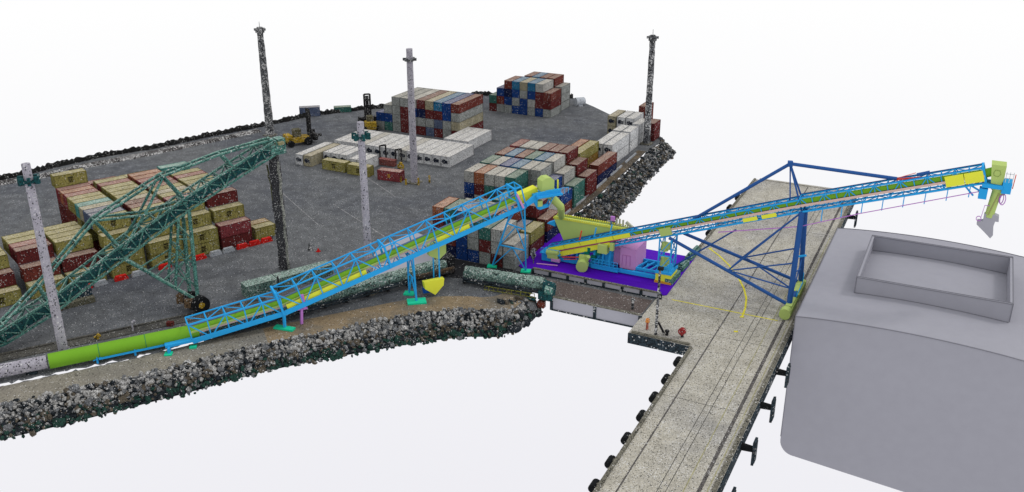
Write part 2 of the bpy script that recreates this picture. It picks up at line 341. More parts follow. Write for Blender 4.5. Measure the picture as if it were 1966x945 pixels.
# fenders on the jetty
def fender(x, y, lab, right=True):
    t = thing('fender', lab, 'fender', (x, y, -1), 'fenders along the jetty edge'); s_ = 1 if right else -1
    if right:
        b = MB(); b.tube((x, y, -1.0), (x + 1.5, y, -1.0), .55, .45); b.build('arm', RUBBER, t)
        b = MB(); b.box((x + 1.75, y, -1.3), (.35, 1.7, 3.6)); b.box((x + 1.95, y, -1.3), (.12, 1.2, 3.1)); b.build('face_panel', WETC, t)
    else:
        b = MB(); b.tube((x - .55, y - .8, -.7), (x - .55, y + .8, -.7), .62); b.tube((x - .55, y - .84, -.7), (x - .55, y + .84, -.7), .28); b.build('tyre', RUBBER, t)
        b = MB(); b.box((x + .1, y, -.3), (.7, .5, .3)); b.build('bracket', CONCE, t)
for i, y in enumerate((134.3, 123.2, 111.3, 99, 87)): fender(-19.6, y, 'dark tee shaped fender on the right jetty edge, %s from the ship' % ['first', 'second', 'third', 'fourth', 'fifth'][i])
fender(-19.6, 213, 'dark tee shaped fender on the jetty edge beyond the ship')
for i, y in enumerate((129.8, 123.6, 117.7, 112, 105.6, 99.4, 93.6)): fender(-33.8, y, 'round black tyre fender on left jetty edge, %s below the corner platform' % ['first', 'second', 'third', 'fourth', 'fifth', 'sixth', 'seventh'][i], False)
for i, y in enumerate((188, 197, 206, 214)): fender(-44.6, y, 'round black tyre fender on far left jetty edge, %s beyond the yellow arc' % ['first', 'second', 'third', 'fourth'][i], False)
for i, (y, l_) in enumerate(((158.5, 5), (165, 4), (172, 6))):
    b = MB(); b.prism([(-45.0, y - l_ / 2), (-43.6, y - l_ / 2), (-43.4, y + l_ / 2), (-44.4, y + l_ / 2)], .17, 1.3 - .2 * i); b.tube((-44.3, y - l_ / 2 + .3, 1.3), (-44.1, y + l_ / 2 - .3, 1.1), .35)
    tag(b.build('edge_guard', TEALS), 'battered teal guard between purple pad and jetty, %s from the near corner' % ['first', 'second', 'third'][i], 'guard', 'teal guards along the jetty')

# ------------------------------------------------------------------ ship
t = thing('ship', 'huge plain grey ship hull section with a square hatch beside the jetty', 'ship', (-2, 165, -20))
def deckz(x):
    u = (x + 18.9) / 33.2
    return 5.0 + 0.85 * math.sin(u * PI) ** .8 if 0 < u < 1 else 5.0 - 1.9 * max(0, u - 1)
xs = [-18.9 + 44 * i / 20 for i in range(21)]
sec = [(x, deckz(x)) for x in xs] + [(25.1, -24.6)]
for i in range(9):
    a_ = PI / 2 * i / 8; sec.append((-16.4 - 2.4 * math.sin(a_), -18.7 - 2.6 * math.cos(a_)))
mb = MB(); n = len(sec); y0, y1 = 142.9, 187.6
vs = [(x, y, z) for y in (y0, y1) for x, z in sec]
for i in range(n):
    j = (i + 1) % n; mb.add([vs[i], vs[j], vs[n + j], vs[n + i]], [(0, 1, 2, 3)], False)
mb.add(vs[:n], [tuple(range(n))]); mb.add(vs[n:], [tuple(range(n))[::-1]])
mb.build('hull', SHIP, t)
mb = MB()
for y in (y0 - .03, y1 + .03):
    for a_, b_ in zip(xs, xs[1:]): mb.bar((a_, y, deckz(a_) + .03), (b_, y, deckz(b_) + .03), .14)
mb.bar((-18.93, y0, 5.03), (-18.93, y1, 5.03), .12); mb.bar((-18.93, y0 - .03, 5), (-18.83, y0 - .03, -18), .10)
mb.build('deck_edge_seam', SHIPD, t)
hx0, hx1, hy0, hy1 = -11.4, 12.2, 155.6, 176.9
mb = MB(); th_ = .45
mb.box(((hx0 + hx1) / 2, hy0, 6.9), (hx1 - hx0, th_, 3.2)); mb.box(((hx0 + hx1) / 2, hy1, 6.9), (hx1 - hx0, th_, 3.2))
mb.box((hx0 + .1, (hy0 + hy1) / 2, 6.9), (th_, hy1 - hy0 - th_, 3.2)); mb.box((hx1 - .1, (hy0 + hy1) / 2, 6.9), (th_, hy1 - hy0 - th_, 3.2))
cm = mb.build('hatch_coaming', SHIP, t)
mb = MB()
for y, yy in ((hy0, -1), (hy1, 1), (hy0, 1), (hy1, -1)):
    mb.bar((hx0 - .1, y + yy * .24, 8.52), (hx1 + .1, y + yy * .24, 8.52), .12)
for x in (hx0 - .12, hx1 + .12): mb.bar((x, hy0 - .2, 8.52), (x, hy1 + .2, 8.52), .14)
for x in (hx0 - .1, hx1 + .1): mb.bar((x, hy0 - .26, 8.5), (x, hy0 - .26, 5.4), .12)
for i in range(12):
    a_ = hx0 + (hx1 - hx0) * i / 12; b_ = hx0 + (hx1 - hx0) * (i + 1) / 12
    mb.bar((a_, hy0 - .28, deckz(a_) + .05), (b_, hy0 - .28, deckz(b_) + .05), .14); mb.bar((a_, hy1 - .28, deckz(a_) + .05), (b_, hy1 - .28, deckz(b_) + .05), .12)
o = mb.build('coaming_rim', SHIPD, cm)

# ------------------------------------------------------------------ lattice helpers
def lattice(b, A, B, hgt, wid, nb, ch=.22, br=.14, side=(0, 0, 0), faces='nftb'):
    """box truss; A,B = near bottom chord ends, side = unit vector to the far side, hgt along the truss normal"""
    A, B, s_ = Vector(A), Vector(B), Vector(side); d = (B - A).normalized(); u = s_.cross(d); u = -u if u.z < 0 else u
    u.normalize(); c = {}
    for k, off_ in dict(nb=Vector((0, 0, 0)), nt=u * hgt, fb=s_ * wid, ft=s_ * wid + u * hgt).items():
        c[k] = [A + off_ + (B - A) * i / nb for i in range(nb + 1)]
    for k in c: b.bar(c[k][0], c[k][-1], ch)
    pr = {'n': ('nb', 'nt'), 'f': ('fb', 'ft'), 't': ('nt', 'ft'), 'b': ('nb', 'fb')}
    for f in faces:
        lo_, hi_ = pr[f]
        for i in range(nb + 1):
            b.bar(c[lo_][i], c[hi_][i], br)
            if i < nb:
                if i % 2: b.bar(c[lo_][i], c[hi_][i + 1], br)
                else: b.bar(c[hi_][i], c[lo_][i + 1], br)
    return c, u, d

# ------------------------------------------------------------------ new conveyor gallery (blue)
cdir = Vector((.605, .796, 0)); cside = Vector((-.796, .605, 0))
P0 = Vector((-106.4, 97.8, .9)); P1 = Vector((-97.2, 109.7, 2.7)); P2 = Vector((-69.4, 146.3, 14.8))
cv = thing('conveyor_gallery', 'long sky blue lattice conveyor gallery climbing over the pipe to the hopper', 'conveyor', (P1.x, P1.y, 0))
WID, HG = 3.0, 4.2
def side_part(name, A, B, nb, face):
    HG = 3.3 if A is P0 else 4.2
    b = MB(); s_ = cside; d = (B - A).normalized(); u = s_.cross(d); u = -u if u.z < 0 else u
    o_ = Vector((0, 0, 0)) if face == 'n' else s_ * WID
    lo_ = [A + o_ + (B - A) * i / nb for i in range(nb + 1)]; hi_ = [p + u * HG for p in lo_]
    b.bar(lo_[0] + u * .2, lo_[-1] + u * .2, .22, .85 if face == 'n' else .4); b.bar(hi_[0], hi_[-1], .2)
    for i in range(nb + 1):
        b.bar(lo_[i], hi_[i], .19)
        if i < nb and face == 'n':
            if i % 2: b.bar(lo_[i], hi_[i + 1], .16)
            else: b.bar(hi_[i], lo_[i + 1], .16)
    b.build(name, BLUE, cv); return lo_, hi_
def plane_part(name, A, B, nb, up_, xb=True, wd=.12):
    b = MB(); s_ = cside; d = (B - A).normalized(); u = s_.cross(d); u = -u if u.z < 0 else u
    n_ = [A + u * up_ + (B - A) * i / nb for i in range(nb + 1)]; f_ = [p + s_ * WID for p in n_]
    for i in range(nb + 1):
        b.bar(n_[i], f_[i], wd + .04)
        if i < nb and xb: b.bar(*((n_[i], f_[i + 1]) if i % 2 else (f_[i], n_[i + 1])), wd)
    b.build(name, BLUE, cv)
for A, B, nb in ((P0, P1, 5), (P1, P2, 13)):
    HG = 3.3 if A is P0 else 4.2
    for f in 'nf': side_part('side_truss', A, B, nb, f)
    plane_part('roof_bracing', A, B, nb, HG); plane_part('floor_bracing', A, B, nb * 2, 0, wd=.1)
    d = (B - A).normalized(); u = cside.cross(d); u = -u if u.z < 0 else u
    b = MB(); b.extr([A + cside * .1 + u * .12, B + cside * .1 + u * .12, B + cside * .85 + u * .12, A + cside * .85 + u * .12], u * .06); b.build('walkway', BLUE, cv)
    b = MB(); b.extr([A + cside * 1.05 + u * .8, B + cside * 1.05 + u * .8, B + cside * 1.45 + u * .8, A + cside * 1.45 + u * .8], u * .35); b.build('idler_strip', SALM, cv)
    b = MB(); b.tube(A + cside * 1.95 + u * 1.35, B + cside * 1.95 + u * 1.35, .72, n=18); b.build('belt_cover', GREEN, cv)
    b = MB(); b.bar(A + cside * 1.9 + u * 2.15, B + cside * 1.9 + u * 2.15, .3, .14); b.build('cable_tray', SLATE, cv)
    b = MB(); b.bar(A + cside * 1.0 + u * 1.32, B + cside * 1.0 + u * 1.32, .16, .3); b.build('return_guard', LIME, cv)
def along(t): return P1 + (P2 - P1) * t
dd = (P2 - P1).normalized(); uu = cside.cross(dd); uu = -uu if uu.z < 0 else uu
for a_, b_ in ((.02, .33), (.62, .76)):
    b = MB(); A, B = along(a_), along(b_); b.extr([A + cside * .35 + uu * .35, B + cside * .35 + uu * .35, B + cside * .35 + uu * 1.35, A + cside * .35 + uu * 1.35], cside * .12); b.build('yellow_guard', YEL, cv)
# portal frames
for t_ in (.0, .42, .97):
    b = MB(); A = along(t_); b.bar(A - cside * .15, A + uu * (HG + .1) - cside * .15, .35); b.bar(A + cside * (WID + .15), A + cside * (WID + .15) + uu * (HG + .1), .35); b.bar(A - cside * .2 + uu * (HG + .1), A + cside * (WID + .2) + uu * (HG + .1), .3)
    b.build('portal_frame', BLUE, cv)
b = MB(); A = along(.985); b.bar(A + uu * .2 - cside * .35, A + uu * 3.3 - cside * .35 + dd * -.6, .35); b.build('ladder_frame', PINK, cv)
# trestles
def trestle(foot_n, foot_f, top_n, top_f, wd=.26, rungs=2, pads=True, X=True):
    b = MB(); n_, f_, tn, tf = map(Vector, (foot_n, foot_f, top_n, top_f))
    b.bar(n_, tn, wd); b.bar(f_, tf, wd)
    prev = (n_, f_)
    for i in range(1, rungs + 1):
        t_ = i / (rungs + .0); a_, c_ = n_.lerp(tn, t_), f_.lerp(tf, t_)
        b.bar(a_, c_, wd * .8)
        if X:
            mid = (a_ + c_) / 2; b.bar(prev[0], mid, wd * .7); b.bar(prev[1], mid, wd * .7)
        prev = (a_, c_)
    b.build('trestle_leg', BLUE, cv)
    if pads:
        for p in (n_, f_):
            b = MB(); b.box((p.x, p.y, .18), (1.9, 1.5, .3), .3); b.build('base_pad', TEALP, cv)
trestle((-71.0, 149.8, .2), (-78.0, 149.1, .2), (-69.6, 146.1, 14.6), (-72.9, 148.6, 14.6), rungs=3)
trestle((-82.8, 128.7, .2), (-85.8, 131.0, .2), (-83.0, 128.4, 8.7), (-85.4, 130.2, 8.7), rungs=2)
b = MB()
for q in ((-82.6, 127.9), (-83.6, 129.2)): b.bar((-82.9, 128.6, .3), (q[0], q[1], 8.6), .14)
b.bar((-80.0, 132.3, 4.0), (-80.0, 132.3, 9.9), .18); b.bar((-82.2, 133.9, 2.5), (-82.2, 133.9, 9.5), .18); b.build('trestle_brace', BLUE, cv)
b = MB(); b.box((-82.8, 128.7, .16), (3.4, 2.2, .3), .65); b.build('base_pad', TEALP, cv)
b = MB(); b.bar((-97.3, 109.7, .3), (-97.2, 109.7, 2.7), .4); b.build('trestle_leg', BLUE, cv)
b = MB(); b.box((-97.3, 109.6, .2), (3.6, 1.2, .34), .15); b.build('base_pad', TEALP, cv)
b = MB(); b.box((-106.4, 97.7, .16), (1.1, .9, .3), .6); b.build('base_pad', TEALP, cv)
b = MB(); b.bar((-95.4, 112.6, 5.6), (-95.2, 112.8, 3.0), .45, .5); b.bar((-96.2, 111.9, 3.0), (-95.0, 113.2, 3.0), .4); b.bar((-95.6, 112.4, 3.0), (-95.7, 112.2, .2), .4); b.build('drop_pipe', VIOL, cv)
# counterweight box and tail take-up under the gallery
b = MB(); b.extr([(-82.6, 133.2, 9.3), (-80.6, 135.9, 10.1), (-80.6, 135.9, 7.4), (-81.4, 134.7, 6.3), (-82.6, 133.2, 7.4)], (-.9, .7, 0)); b.build('takeup_hopper', LIME, cv)
b = MB(); A = Vector((-80.4, 131.6, .3)); pts = [(-82.3, 130.6, 3.2), (-79.9, 133.8, 3.2), (-80.0, 133.7, 1.9), (-81.0, 132.3, .3), (-82.2, 130.8, 1.8)]
b.extr(pts, (-.8, .6, 0)); b.build('takeup_weight', YEL, cv)
# head station
HB = P2 + Vector((0, 0, 0)); hd = dd
yb = MB(); A = P2 - dd * .6 + cside * .9 + uu * .9; B = P2 + dd * 3.4 + cside * .9 + uu * .9
A -= uu * .5; B -= uu * .5; yb.extr([A, B, B + uu * 1.9, A + uu * 1.9], cside * 1.7); yb.build('yellow_casing', YEL, cv)
b = MB(); b.extr([A + uu * 1.52 + cside * .2, B + uu * 1.52 + cside * .2, B + uu * 1.7 + cside * .2, A + uu * 1.7 + cside * .2], cside * 1.1); b.build('belt_cover', DGREEN, cv)
hc = Vector((-66.9, 149.9, 17.3))
b = MB(); rot = math.atan2(.796, .605)
pts = []
for u_, z_ in ((-1.3, 0), (1.2, 0), (1.2, 2.0), (.5, 2.6), (-.6, 2.6), (-1.3, 2.1)): pts.append(hc + Vector((cdir.x * u_, cdir.y * u_, z_)) - cside * .7)
b.extr(pts, cside * 2.0); b.build('head_box', LIME, cv)
b = MB(); b.box((-67.0, 149.8, 16.7), (5.2, 3.6, .35), rot); b.box((-66.2, 149.0, 17.1), (5.0, .3, .9), rot)
b.extr([P2 + uu * .2 - cside * .1, P2 + dd * 2.6 + uu * .6, P2 + dd * 2.6 + uu * 1.9, P2 + uu * .9], -cside * .5)
for k in range(7): p = Vector((-66.0, 147.4, 16.9)) + cdir * (k * .8); b.bar(p, p + Vector((0, 0, 1.2)), .08)
b.bar(Vector((-66.0, 147.4, 18.1)), Vector((-66.0, 147.4, 18.1)) + cdir * 4.8, .08)
b.build('head_platform', BLUE, cv)
b = MB(); p = Vector((-68.4, 147.3, 15.4)); b.bar(p + Vector((0, 0, 1.0)), p + cdir * 1.2 + Vector((0, 0, -1.2)), .5, .7); b.bar(p + cdir * 1.2 + Vector((0, 0, -1.2)), p + cdir * 3.1 + Vector((0, 0, -.9)), .4, .7)
q = p + cdir * 3.0 + Vector((0, 0, -.9))
for k in range(6): r_ = q.lerp(Vector((-65.9, 150.9, 16.6)), k / 5); b.bar(r_ - cside * .5, r_ + cside * .5, .12)
b.bar(q - cside * .5, Vector((-65.9, 150.9, 16.6)) - cside * .5, .14); b.bar(q + cside * .5, Vector((-65.9, 150.9, 16.6)) + cside * .5, .14); b.build('access_stair', BLUE, cv)
b = MB(); b.box((-67.6, 148.2, 15.2), (.9, .9, 1.1), rot); b.build('drive_motor', LIME, cv)
b = MB(); b.bar((-65.3, 151.3, 17), (-65.3, 151.3, 19.2), .22); b.build('marker_post', YEL, cv)
b = MB()
for p, q, r1, r2 in (((-67.1, 150.5, 16.6), (-65.5, 153.4, 13.2), .8, .72), ((-65.5, 153.4, 13.2), (-68.2, 160.3, 8.2), .72, .62)): b.tube(p, q, r1, r2, 14)
b.build('discharge_chute', LIME, cv)

# green pipe conveyor feeding it and its supports
pc = thing('pipe_conveyor', 'smooth leaf green pipe on low blue supports at lower left', 'pipe', (-114, 90, 0))
GA, GB = Vector((-120.9, 82.2, 1.6)), Vector((-107.3, 100.1, 1.8))
b = MB(); b.tube(GA, GB, 1.2, n=28); b.build('tube', GREEN, pc)
for t_ in (.32, .63): b = MB(); p = GA.lerp(GB, t_); b.tube(p - cdir * .04, p + cdir * .04, 1.225, n=28); b.build('joint_ring', DGREEN, pc)
for t_ in (.3, .55, .8):
    p = GA.lerp(GB, t_) - cside * 1.0; b = MB(); b.bar(p + Vector((0, 0, -1.6)), p + Vector((0, 0, -.2)), .22); b.bar(p + Vector((0, 0, -1.0)) - cdir * .6, p + Vector((0, 0, -.6)) + cdir * .6, .12); b.build('support', BLUE, pc)
b = MB(); b.bar(GA - cside * 1.15 + cdir * 7 + Vector((0, 0, -.75)), GB - cside * 1.15 + Vector((0, 0, -.75)), .16, .3); b.build('walkway_beam', BLUE, pc)
lb = thing('entry_walkway', 'short low blue walkway beam on a mint pad before the gallery', 'walkway', (-108.4, 94.6, 0))
b = MB(); b.extr([(-108.9, 94.3, .9), (-106.3, 97.7, 1.0), (-106.3, 97.7, 1.45), (-108.9, 94.3, 1.35)], cside * 1.1); b.build('beam', BLUE, lb)
b = MB(); b.box((-108.4, 94.5, .6), (.35, .9, .9), .6); b.build('leg', BLUE, lb)
b = MB(); b.box((-108.3, 94.2, .12), (1.2, 1.2, .22), .6); b.build('base_pad', TEALP, lb)
gp = thing('pipe_conveyor', 'pale grey speckled pipe continuing past the left edge of the picture', 'pipe', (-128, 73, 0))
b = MB(); b.tube((-150.0, 44.2, 1.5), (-121.1, 82.0, 1.6), 1.05, n=24); b.build('tube', MASTC, gp)
for t_ in (.6, .8, .95): b = MB(); p = Vector((-150.0, 44.2, .4)).lerp(Vector((-121.1, 82.0, .4)), t_); b.box(p, (1.6, .5, .8), .6); b.build('saddle', WETC, gp)

# old pipe gallery pieces
def old_pipe(lab, A, B, r, endm=False):
    t_ = thing('old_pipe_gallery', lab, 'pipe', ((A[0] + B[0]) / 2, (A[1] + B[1]) / 2, 0)); A, B = Vector(A), Vector(B); d = (B - A).normalized()
    b = MB(); N_ = 40; rn = random.Random(2); ring = []
    x = d.cross(Vector((0, 0, 1))).normalized(); y = x.cross(d)
    for i in range(N_ + 1):
        p = A.lerp(B, i / N_); ring.append([p + (x * math.cos(2 * PI * k / 20) + y * math.sin(2 * PI * k / 20)) * r * rn.uniform(.90, 1.05) for k in range(20)])
    for i in range(N_):
        for k in range(20): b.add([ring[i][k], ring[i][(k + 1) % 20], ring[i + 1][(k + 1) % 20], ring[i + 1][k]], [(0, 1, 2, 3)], True)
    b.add(ring[0], [tuple(range(20))]); b.add(ring[-1], [tuple(range(20))]); b.build('cladding', PIPES, t_)
    s_ = Vector((x.x, x.y, 0)); s_ = s_ if s_.y < 0 else -s_
    b = MB(); b.bar(A + s_ * (r + .25) + Vector((0, 0, -.6)), B + s_ * (r + .25) + Vector((0, 0, -.6)), .3, .3); b.bar(A + s_ * (r + .5) + Vector((0, 0, -1.0)), B + s_ * (r + .5) + Vector((0, 0, -1.0)), .18); b.build('side_pipe', WETC, t_)
    n_ = max(3, int((B - A).length / 4))
    for i in range(n_ + 1):
        p = A.lerp(B, i / n_); b = MB(); b.box((p.x, p.y, (p.z - r) / 2 + .1), (2.2, .4, max(.3, p.z - r + .4)), math.atan2(s_.y, s_.x)); b.build('saddle', DSTEEL, t_)
    return t_
op1 = old_pipe('long old green-grey pipe gallery running under the blue conveyor', (-107.0, 101.5, 1.5), (-84.6, 141.6, 2.2), 1.3)
b = MB(); b.extr([(-84.9, 140.4, .2), (-82.8, 142.8, .2), (-82.8, 142.8, 3.6), (-84.9, 140.4, 3.6)], (-1.9, 1.4, 0)); b.build('end_housing', DSTEEL, op1)
b = MB()
for k in range(4): b.bar((-87.2 + .3 * k, 134.4 - .4 * k, 1.0 + k * .5), (-82.6 + .3 * k, 141.8 - .4 * k, 1.0 + k * .5), .35, .25)
b.build('service_pipes', RUST, op1)
b = MB(); b.tube((-83.0, 131.4, 1.2), (-82.3, 132.2, 1.2), .65, n=16); b.build('blue_drum', plain('deep_blue_paint', (20, 80, 165)), op1)
op2 = old_pipe('short old green-grey pipe gallery with railing reaching over the void', (-79.2, 140.6, 1.9), (-63.6, 142.2, 1.9), 1.3)
b = MB()
rn = random.Random(11)
b.tube((-63.4, 141.6, 1.6), (-61.4, 141.9, 1.6), 1.45, 1.1, 14); b.box((-62.6, 141.0, .6), (2.6, 2.0, 1.6)); b.build('drive_head', TEALD, op2)
b = MB(); b.tube((-62.4, 140.0, 1.9), (-61.1, 140.2, 1.9), .9, .6, 12); b.build('round_cap', TEALS, op2)
b = MB()
for z_ in (.2, .9): b.bar((-74.2, 138.6, z_), (-64.4, 139.6, z_), .1)
for k in range(12): p = Vector((-74.2, 138.6, 0)).lerp(Vector((-64.4, 139.6, 0)), k / 11); b.bar(p + Vector((0, 0, -.2)), p + Vector((0, 0, 1.0)), .09)
b.build('railing', scan('faded_yellow_rail', (150, 150, 70), .7, dark=.3), op2)
b = MB(); b.box((-69.3, 139.4, -.2), (10, 1.0, .2), .1); b.build('walkway', TEALD, op2)
b = MB(); b.box((-63.3, 140.3, -1.2), (1.3, 1.0, 1.2)); b.build('rusty_foot', scan('rusty_red', (120, 62, 50), .7, dark=.2), op2)

# long grey-green covered bin beside the pipe
sk = thing('covered_bin', 'long grey-green covered bin on the asphalt behind the gallery start', 'bin', (-107.4, 123.5, 0))
d = Vector((8.1, 15.9, 0)).normalized(); s_ = Vector((-d.y, d.x, 0))
for k in range(2):
    A = Vector((-111.0, 116.0, 0)) + d * (k * 6.2); L_ = 6.0 if k == 0 else 11
    b = MB(); b.extr([A, A + d * L_, A + d * L_ + s_ * 2.6, A + s_ * 2.6], (0, 0, 2.3)); b.build('body', PIPES, sk)
    b = MB(); b.extr([A + Vector((0, 0, 2.302)) - s_ * .05, A + d * L_ + Vector((0, 0, 2.302)) - s_ * .05, A + d * L_ + s_ * 2.65 + Vector((0, 0, 2.302)), A + s_ * 2.65 + Vector((0, 0, 2.302))], (0, 0, .14)); b.build('lid', PIPES, sk)
b = MB(); A = Vector((-111.0, 116.0, 0)) + d * 6.1
b.bar(A - s_ * .1, A - s_ * .1 + Vector((0, 0, 3.0)), .2); b.build('post', DSTEEL, sk)

# ------------------------------------------------------------------ ship loader on the purple pad
sl = thing('ship_loader', 'radial ship loader with sky blue boom, navy mast frame and lime spout', 'ship loader', (-45.5, 158, 0))
BY = 157.0
T0, T1, T2 = Vector((-69.0, BY, .75)), Vector((-21.9, BY, 18.1)), Vector((5.0, BY, 27.3))
bs = Vector((0, 1, 0))
for A, B, nb, bh in ((T0, T1, 22, 2.15), (T1, T2, 14, 2.45)):
    b = MB(); lattice(b, A, B, bh, 2.2, nb, .24, .13, bs); b.build('boom_truss', BLUE, sl)
    d = (B - A).normalized(); u = Vector((-d.z, 0, d.x))
    b = MB(); b.extr([A + u * .9 + bs * .5, B + u * .9 + bs * .5, B + u * 1.5 + bs * .5, A + u * 1.5 + bs * .5], bs * 1.2); b.build('belt', BELT, sl)
    b = MB(); b.extr([A + u * 1.4 + bs * .1, B + u * 1.4 + bs * .1, B + u * 2.1 + bs * .1, A + u * 2.1 + bs * .1], bs * .5); b.build('belt_cover', GREEN, sl)
    b = MB(); b.bar(A + u * 1.15 - bs * .18, B + u * 1.15 - bs * .18, .1, .4); b.build('idler_strip', SALM, sl)
    b = MB(); b.bar(A + u * (bh + .12) + bs * .05, B + u * (bh + .12) + bs * .05, .12); b.bar(A + u * (bh + .16) + bs * 2.1, B + u * (bh + .16) + bs * 2.1, .12); b.build('handrail', NAVY, sl)
    b = MB(); b.bar(A + bs * .1 - u * .02, B + bs * .1 - u * .02, .26, .34); b.build('floor_chord', BLUE, sl)
d1 = (T1 - T0).normalized(); u1 = Vector((-d1.z, 0, d1.x)); d2 = (T2 - T1).normalized(); u2 = Vector((-d2.z, 0, d2.x))
def guard(A, L_, h0, h1, m=YEL, name='yellow_guard', dv=d1, uv=u1, y=-.32, wd=.14):
    b = MB(); A = Vector(A); b.extr([A + uv * h0 + bs * y, A + dv * L_ + uv * h0 + bs * y, A + dv * L_ + uv * h1 + bs * y, A + uv * h1 + bs * y], bs * wd); b.build(name, m, sl)
for k in range(5): guard(T0 + d1 * (.2 + k * 3.6), 3.5, 1.2, 2.0)
for k in range(5): guard(T0 + d1 * (.2 + k * 2.7), 2.66, -.1, .92)
guard(T0 + d1 * 24.0, 2.3, .2, 1.7, LIME, y=-.36); guard(T0 + d1 * 39.8, 2.6, .05, .75); guard(T0 + d1 * 43.2, 2.6, .05, .75)
guard(T2 - d2 * 5.6, 2.7, .35, 2.1, dv=d2, uv=u2); guard(T2 - d2 * 2.8, 2.7, .35, 2.1, dv=d2, uv=u2)
b = MB(); b.bar(T0 + u1 * 1.06 + bs * -.38, T0 + d1 * 16 + u1 * 1.06 + bs * -.38, .08, .22); b.build('pull_cord', plain('plum_paint', (150, 60, 100)), sl)
for k, m_ in ((7.2, REDP), (10.4, BLUE), (13.8, BLUE)):
    p = T0 + d1 * k + u1 * 2.1 + bs * .1; b = MB(); b.bar(p, p + Vector((.4, 0, 2.3)), .22); b.build('light_post', m_, sl)
# cable ladder hung under the outer boom
for k in range(8):
    p = T1 + (T2 - T1) * (.12 + k * .115); b = MB(); b.bar(p, p + Vector((0, 0, -2.0 - (.25 if k < 2 else 0))), .15); b.build('hanger', BLUE, sl)
b = MB(); b.bar((-36, BY - .1, 11.9), (-22, BY - .1, 15.4), .14); b.bar((-22, BY - .1, 15.4), (-13, BY - .1, 19.2), .12); b.bar((-13, BY - .1, 19.2), (4.6, BY - .1, 25.9), .12); b.build('cable_line', VIOL, sl)
# mast A-frame with feet on the jetty
Fn, Ff = Vector((-21.8, 154.5, 1.4)), Vector((-21.8, 165.3, 1.4)); Tn, Tf = Vector((-22.0, 157.0, 18.0)), Vector((-21.8, 159.3, 18.0)); APX = Vector((-25.2, 159.0, 25.7))
for nm, p, q, r_ in (('mast_leg', Fn, Tn, .48), ('mast_leg', Ff, Tf, .45), ('mast_strut', Tn, APX, .16), ('mast_strut', Tf, APX, .16), ('mast_strut', Vector((-24.2, 158, 18.2)), APX, .12),
                     ('stay', Vector((-43.0, 158.0, 11.6)), APX, .30), ('stay', Vector((-7.9, 158, 25.8)), APX, .30), ('foot_beam', Fn, Ff, .4)):
    b = MB(); b.tube(p, q, r_, n=10); b.build(nm, NAVY, sl)
b = MB(); b.bar((-7.9, 158, 25.7), (-4.2, 157.6, 26.7), .25); b.bar((-7.9, 158, 25.9), (-5.2, 157.3, 27.4), .1); b.bar((-7.9, 158, 25.5), (-5.8, 157.3, 25.4), .1); b.build('stay_link', REDP, sl)
b = MB(); b.tube((-5.0, 157.6, 27.0), (-3.2, 157.6, 27.7), .3); b.build('stay_link', NAVY, sl)
b = MB(); b.box(tuple(APX), (.8, .9, .9), .3); b.build('mast_head', NAVY, sl)
# lower struts from below the boom to both feet
Sn, Sf = Vector((-45.0, 156.9, 9.2)), Vector((-43.0, 159.4, 9.6))
Nn, Nf = Sn.lerp(Fn, .50), Sf.lerp(Ff, .50)
for nm, p, q, r_ in (('lower_strut', Sn, Fn, .32), ('lower_strut', Sf, Ff, .32), ('brace', Nn, Nf, .12), ('brace', Nn, Tn, .15), ('brace', Nf, Tn, .15),
                     ('brace', Nf, Fn.lerp(Tn, .62), .14), ('brace', Nn, Fn.lerp(Tn, .46), .14), ('brace', Nf + Vector((1, 0, 0)), Fn.lerp(Tn, .18), .14), ('brace', Nn + Vector((1, 0, 0)), Fn.lerp(Tn, .18), .14),
                     ('brace', Fn, Ff.lerp(Tf, .35), .12), ('brace', Fn.lerp(Tn, .35), Ff.lerp(Tf, .2), .12), ('tie', Vector((-44.4, 159.5, 2.6)), Vector((-33.0, 157.5, 12.7)), .15)):
    b = MB(); b.tube(p, q, r_, n=8); b.build(nm, NAVY, sl)
# travel bogies on the jetty rail
for ya, yb_ in ((152.6, 157.8), (159.4, 166.6)):
    b = MB(); b.box((-21.7, (ya + yb_) / 2, .95), (1.5, yb_ - ya, 1.1)); b.box((-21.7, (ya + yb_) / 2, 1.65), (1.1, (yb_ - ya) * .8, .5)); bo = b.build('bogie', LIME, sl)
    for k in range(3):
        y = ya + .6 + k * (yb_ - ya - 1.2) / 2; b = MB(); b.tube((-22.5, y, .52), (-21.1, y, .52), .5, n=18); b.build('wheel', LIME, bo)
b = MB(); b.tube((-21.9, 151.2, 1.0), (-21.9, 152.8, 1.0), 1.0, n=20); b.build('end_buffer', LIME, sl)
b = MB(); b.bar((-21.2, 157.4, .4), (-21.2, 157.4, 3.2), .14); b.bar((-21.2, 163.6, 1.5), (-21.2, 163.6, 4.2), .14); b.bar((-21.2, 157.4, 1.8), (-21.2, 163.6, 2.2), .12); b.bar((-21.9, 159.0, 9), (-20.6, 159.4, 9.3), .3); b.build('ladder', BLUE, sl)
# pivot tower
b = MB()
for x in (-46.6, -44.3):
    for y in (156.3, 159.8): b.bar((x, y, 2.4), (x, y, 9.0), .22)
for x in (-46.6, -44.3): 
    for z0, z1 in ((2.4, 5.7), (5.7, 9.0)): b.bar((x, 156.3, z0), (x, 159.8, z1), .16); b.bar((x, 159.8, z0), (x, 156.3, z1), .16)
for y in (156.3, 159.8):
    for z0, z1 in ((2.4, 5.7), (5.7, 9.0)): b.bar((-46.6, y, z0), (-44.3, y, z1), .16)
    b.bar((-46.6, y, 5.7), (-44.3, y, 5.7), .2)
b.box((-45.4, 158, 2.35), (3.2, 4.3, .45)); b.build('pivot_tower', BLUE, sl)
b = MB(); b.box((-45.4, 158, 1.35), (3.0, 3.9, 1.5)); b.build('pivot_base', YEL, sl)
b = MB(); b.box((-45.4, 158, .38), (3.3, 4.2, .42)); b.build('base_plinth', ORNG, sl)
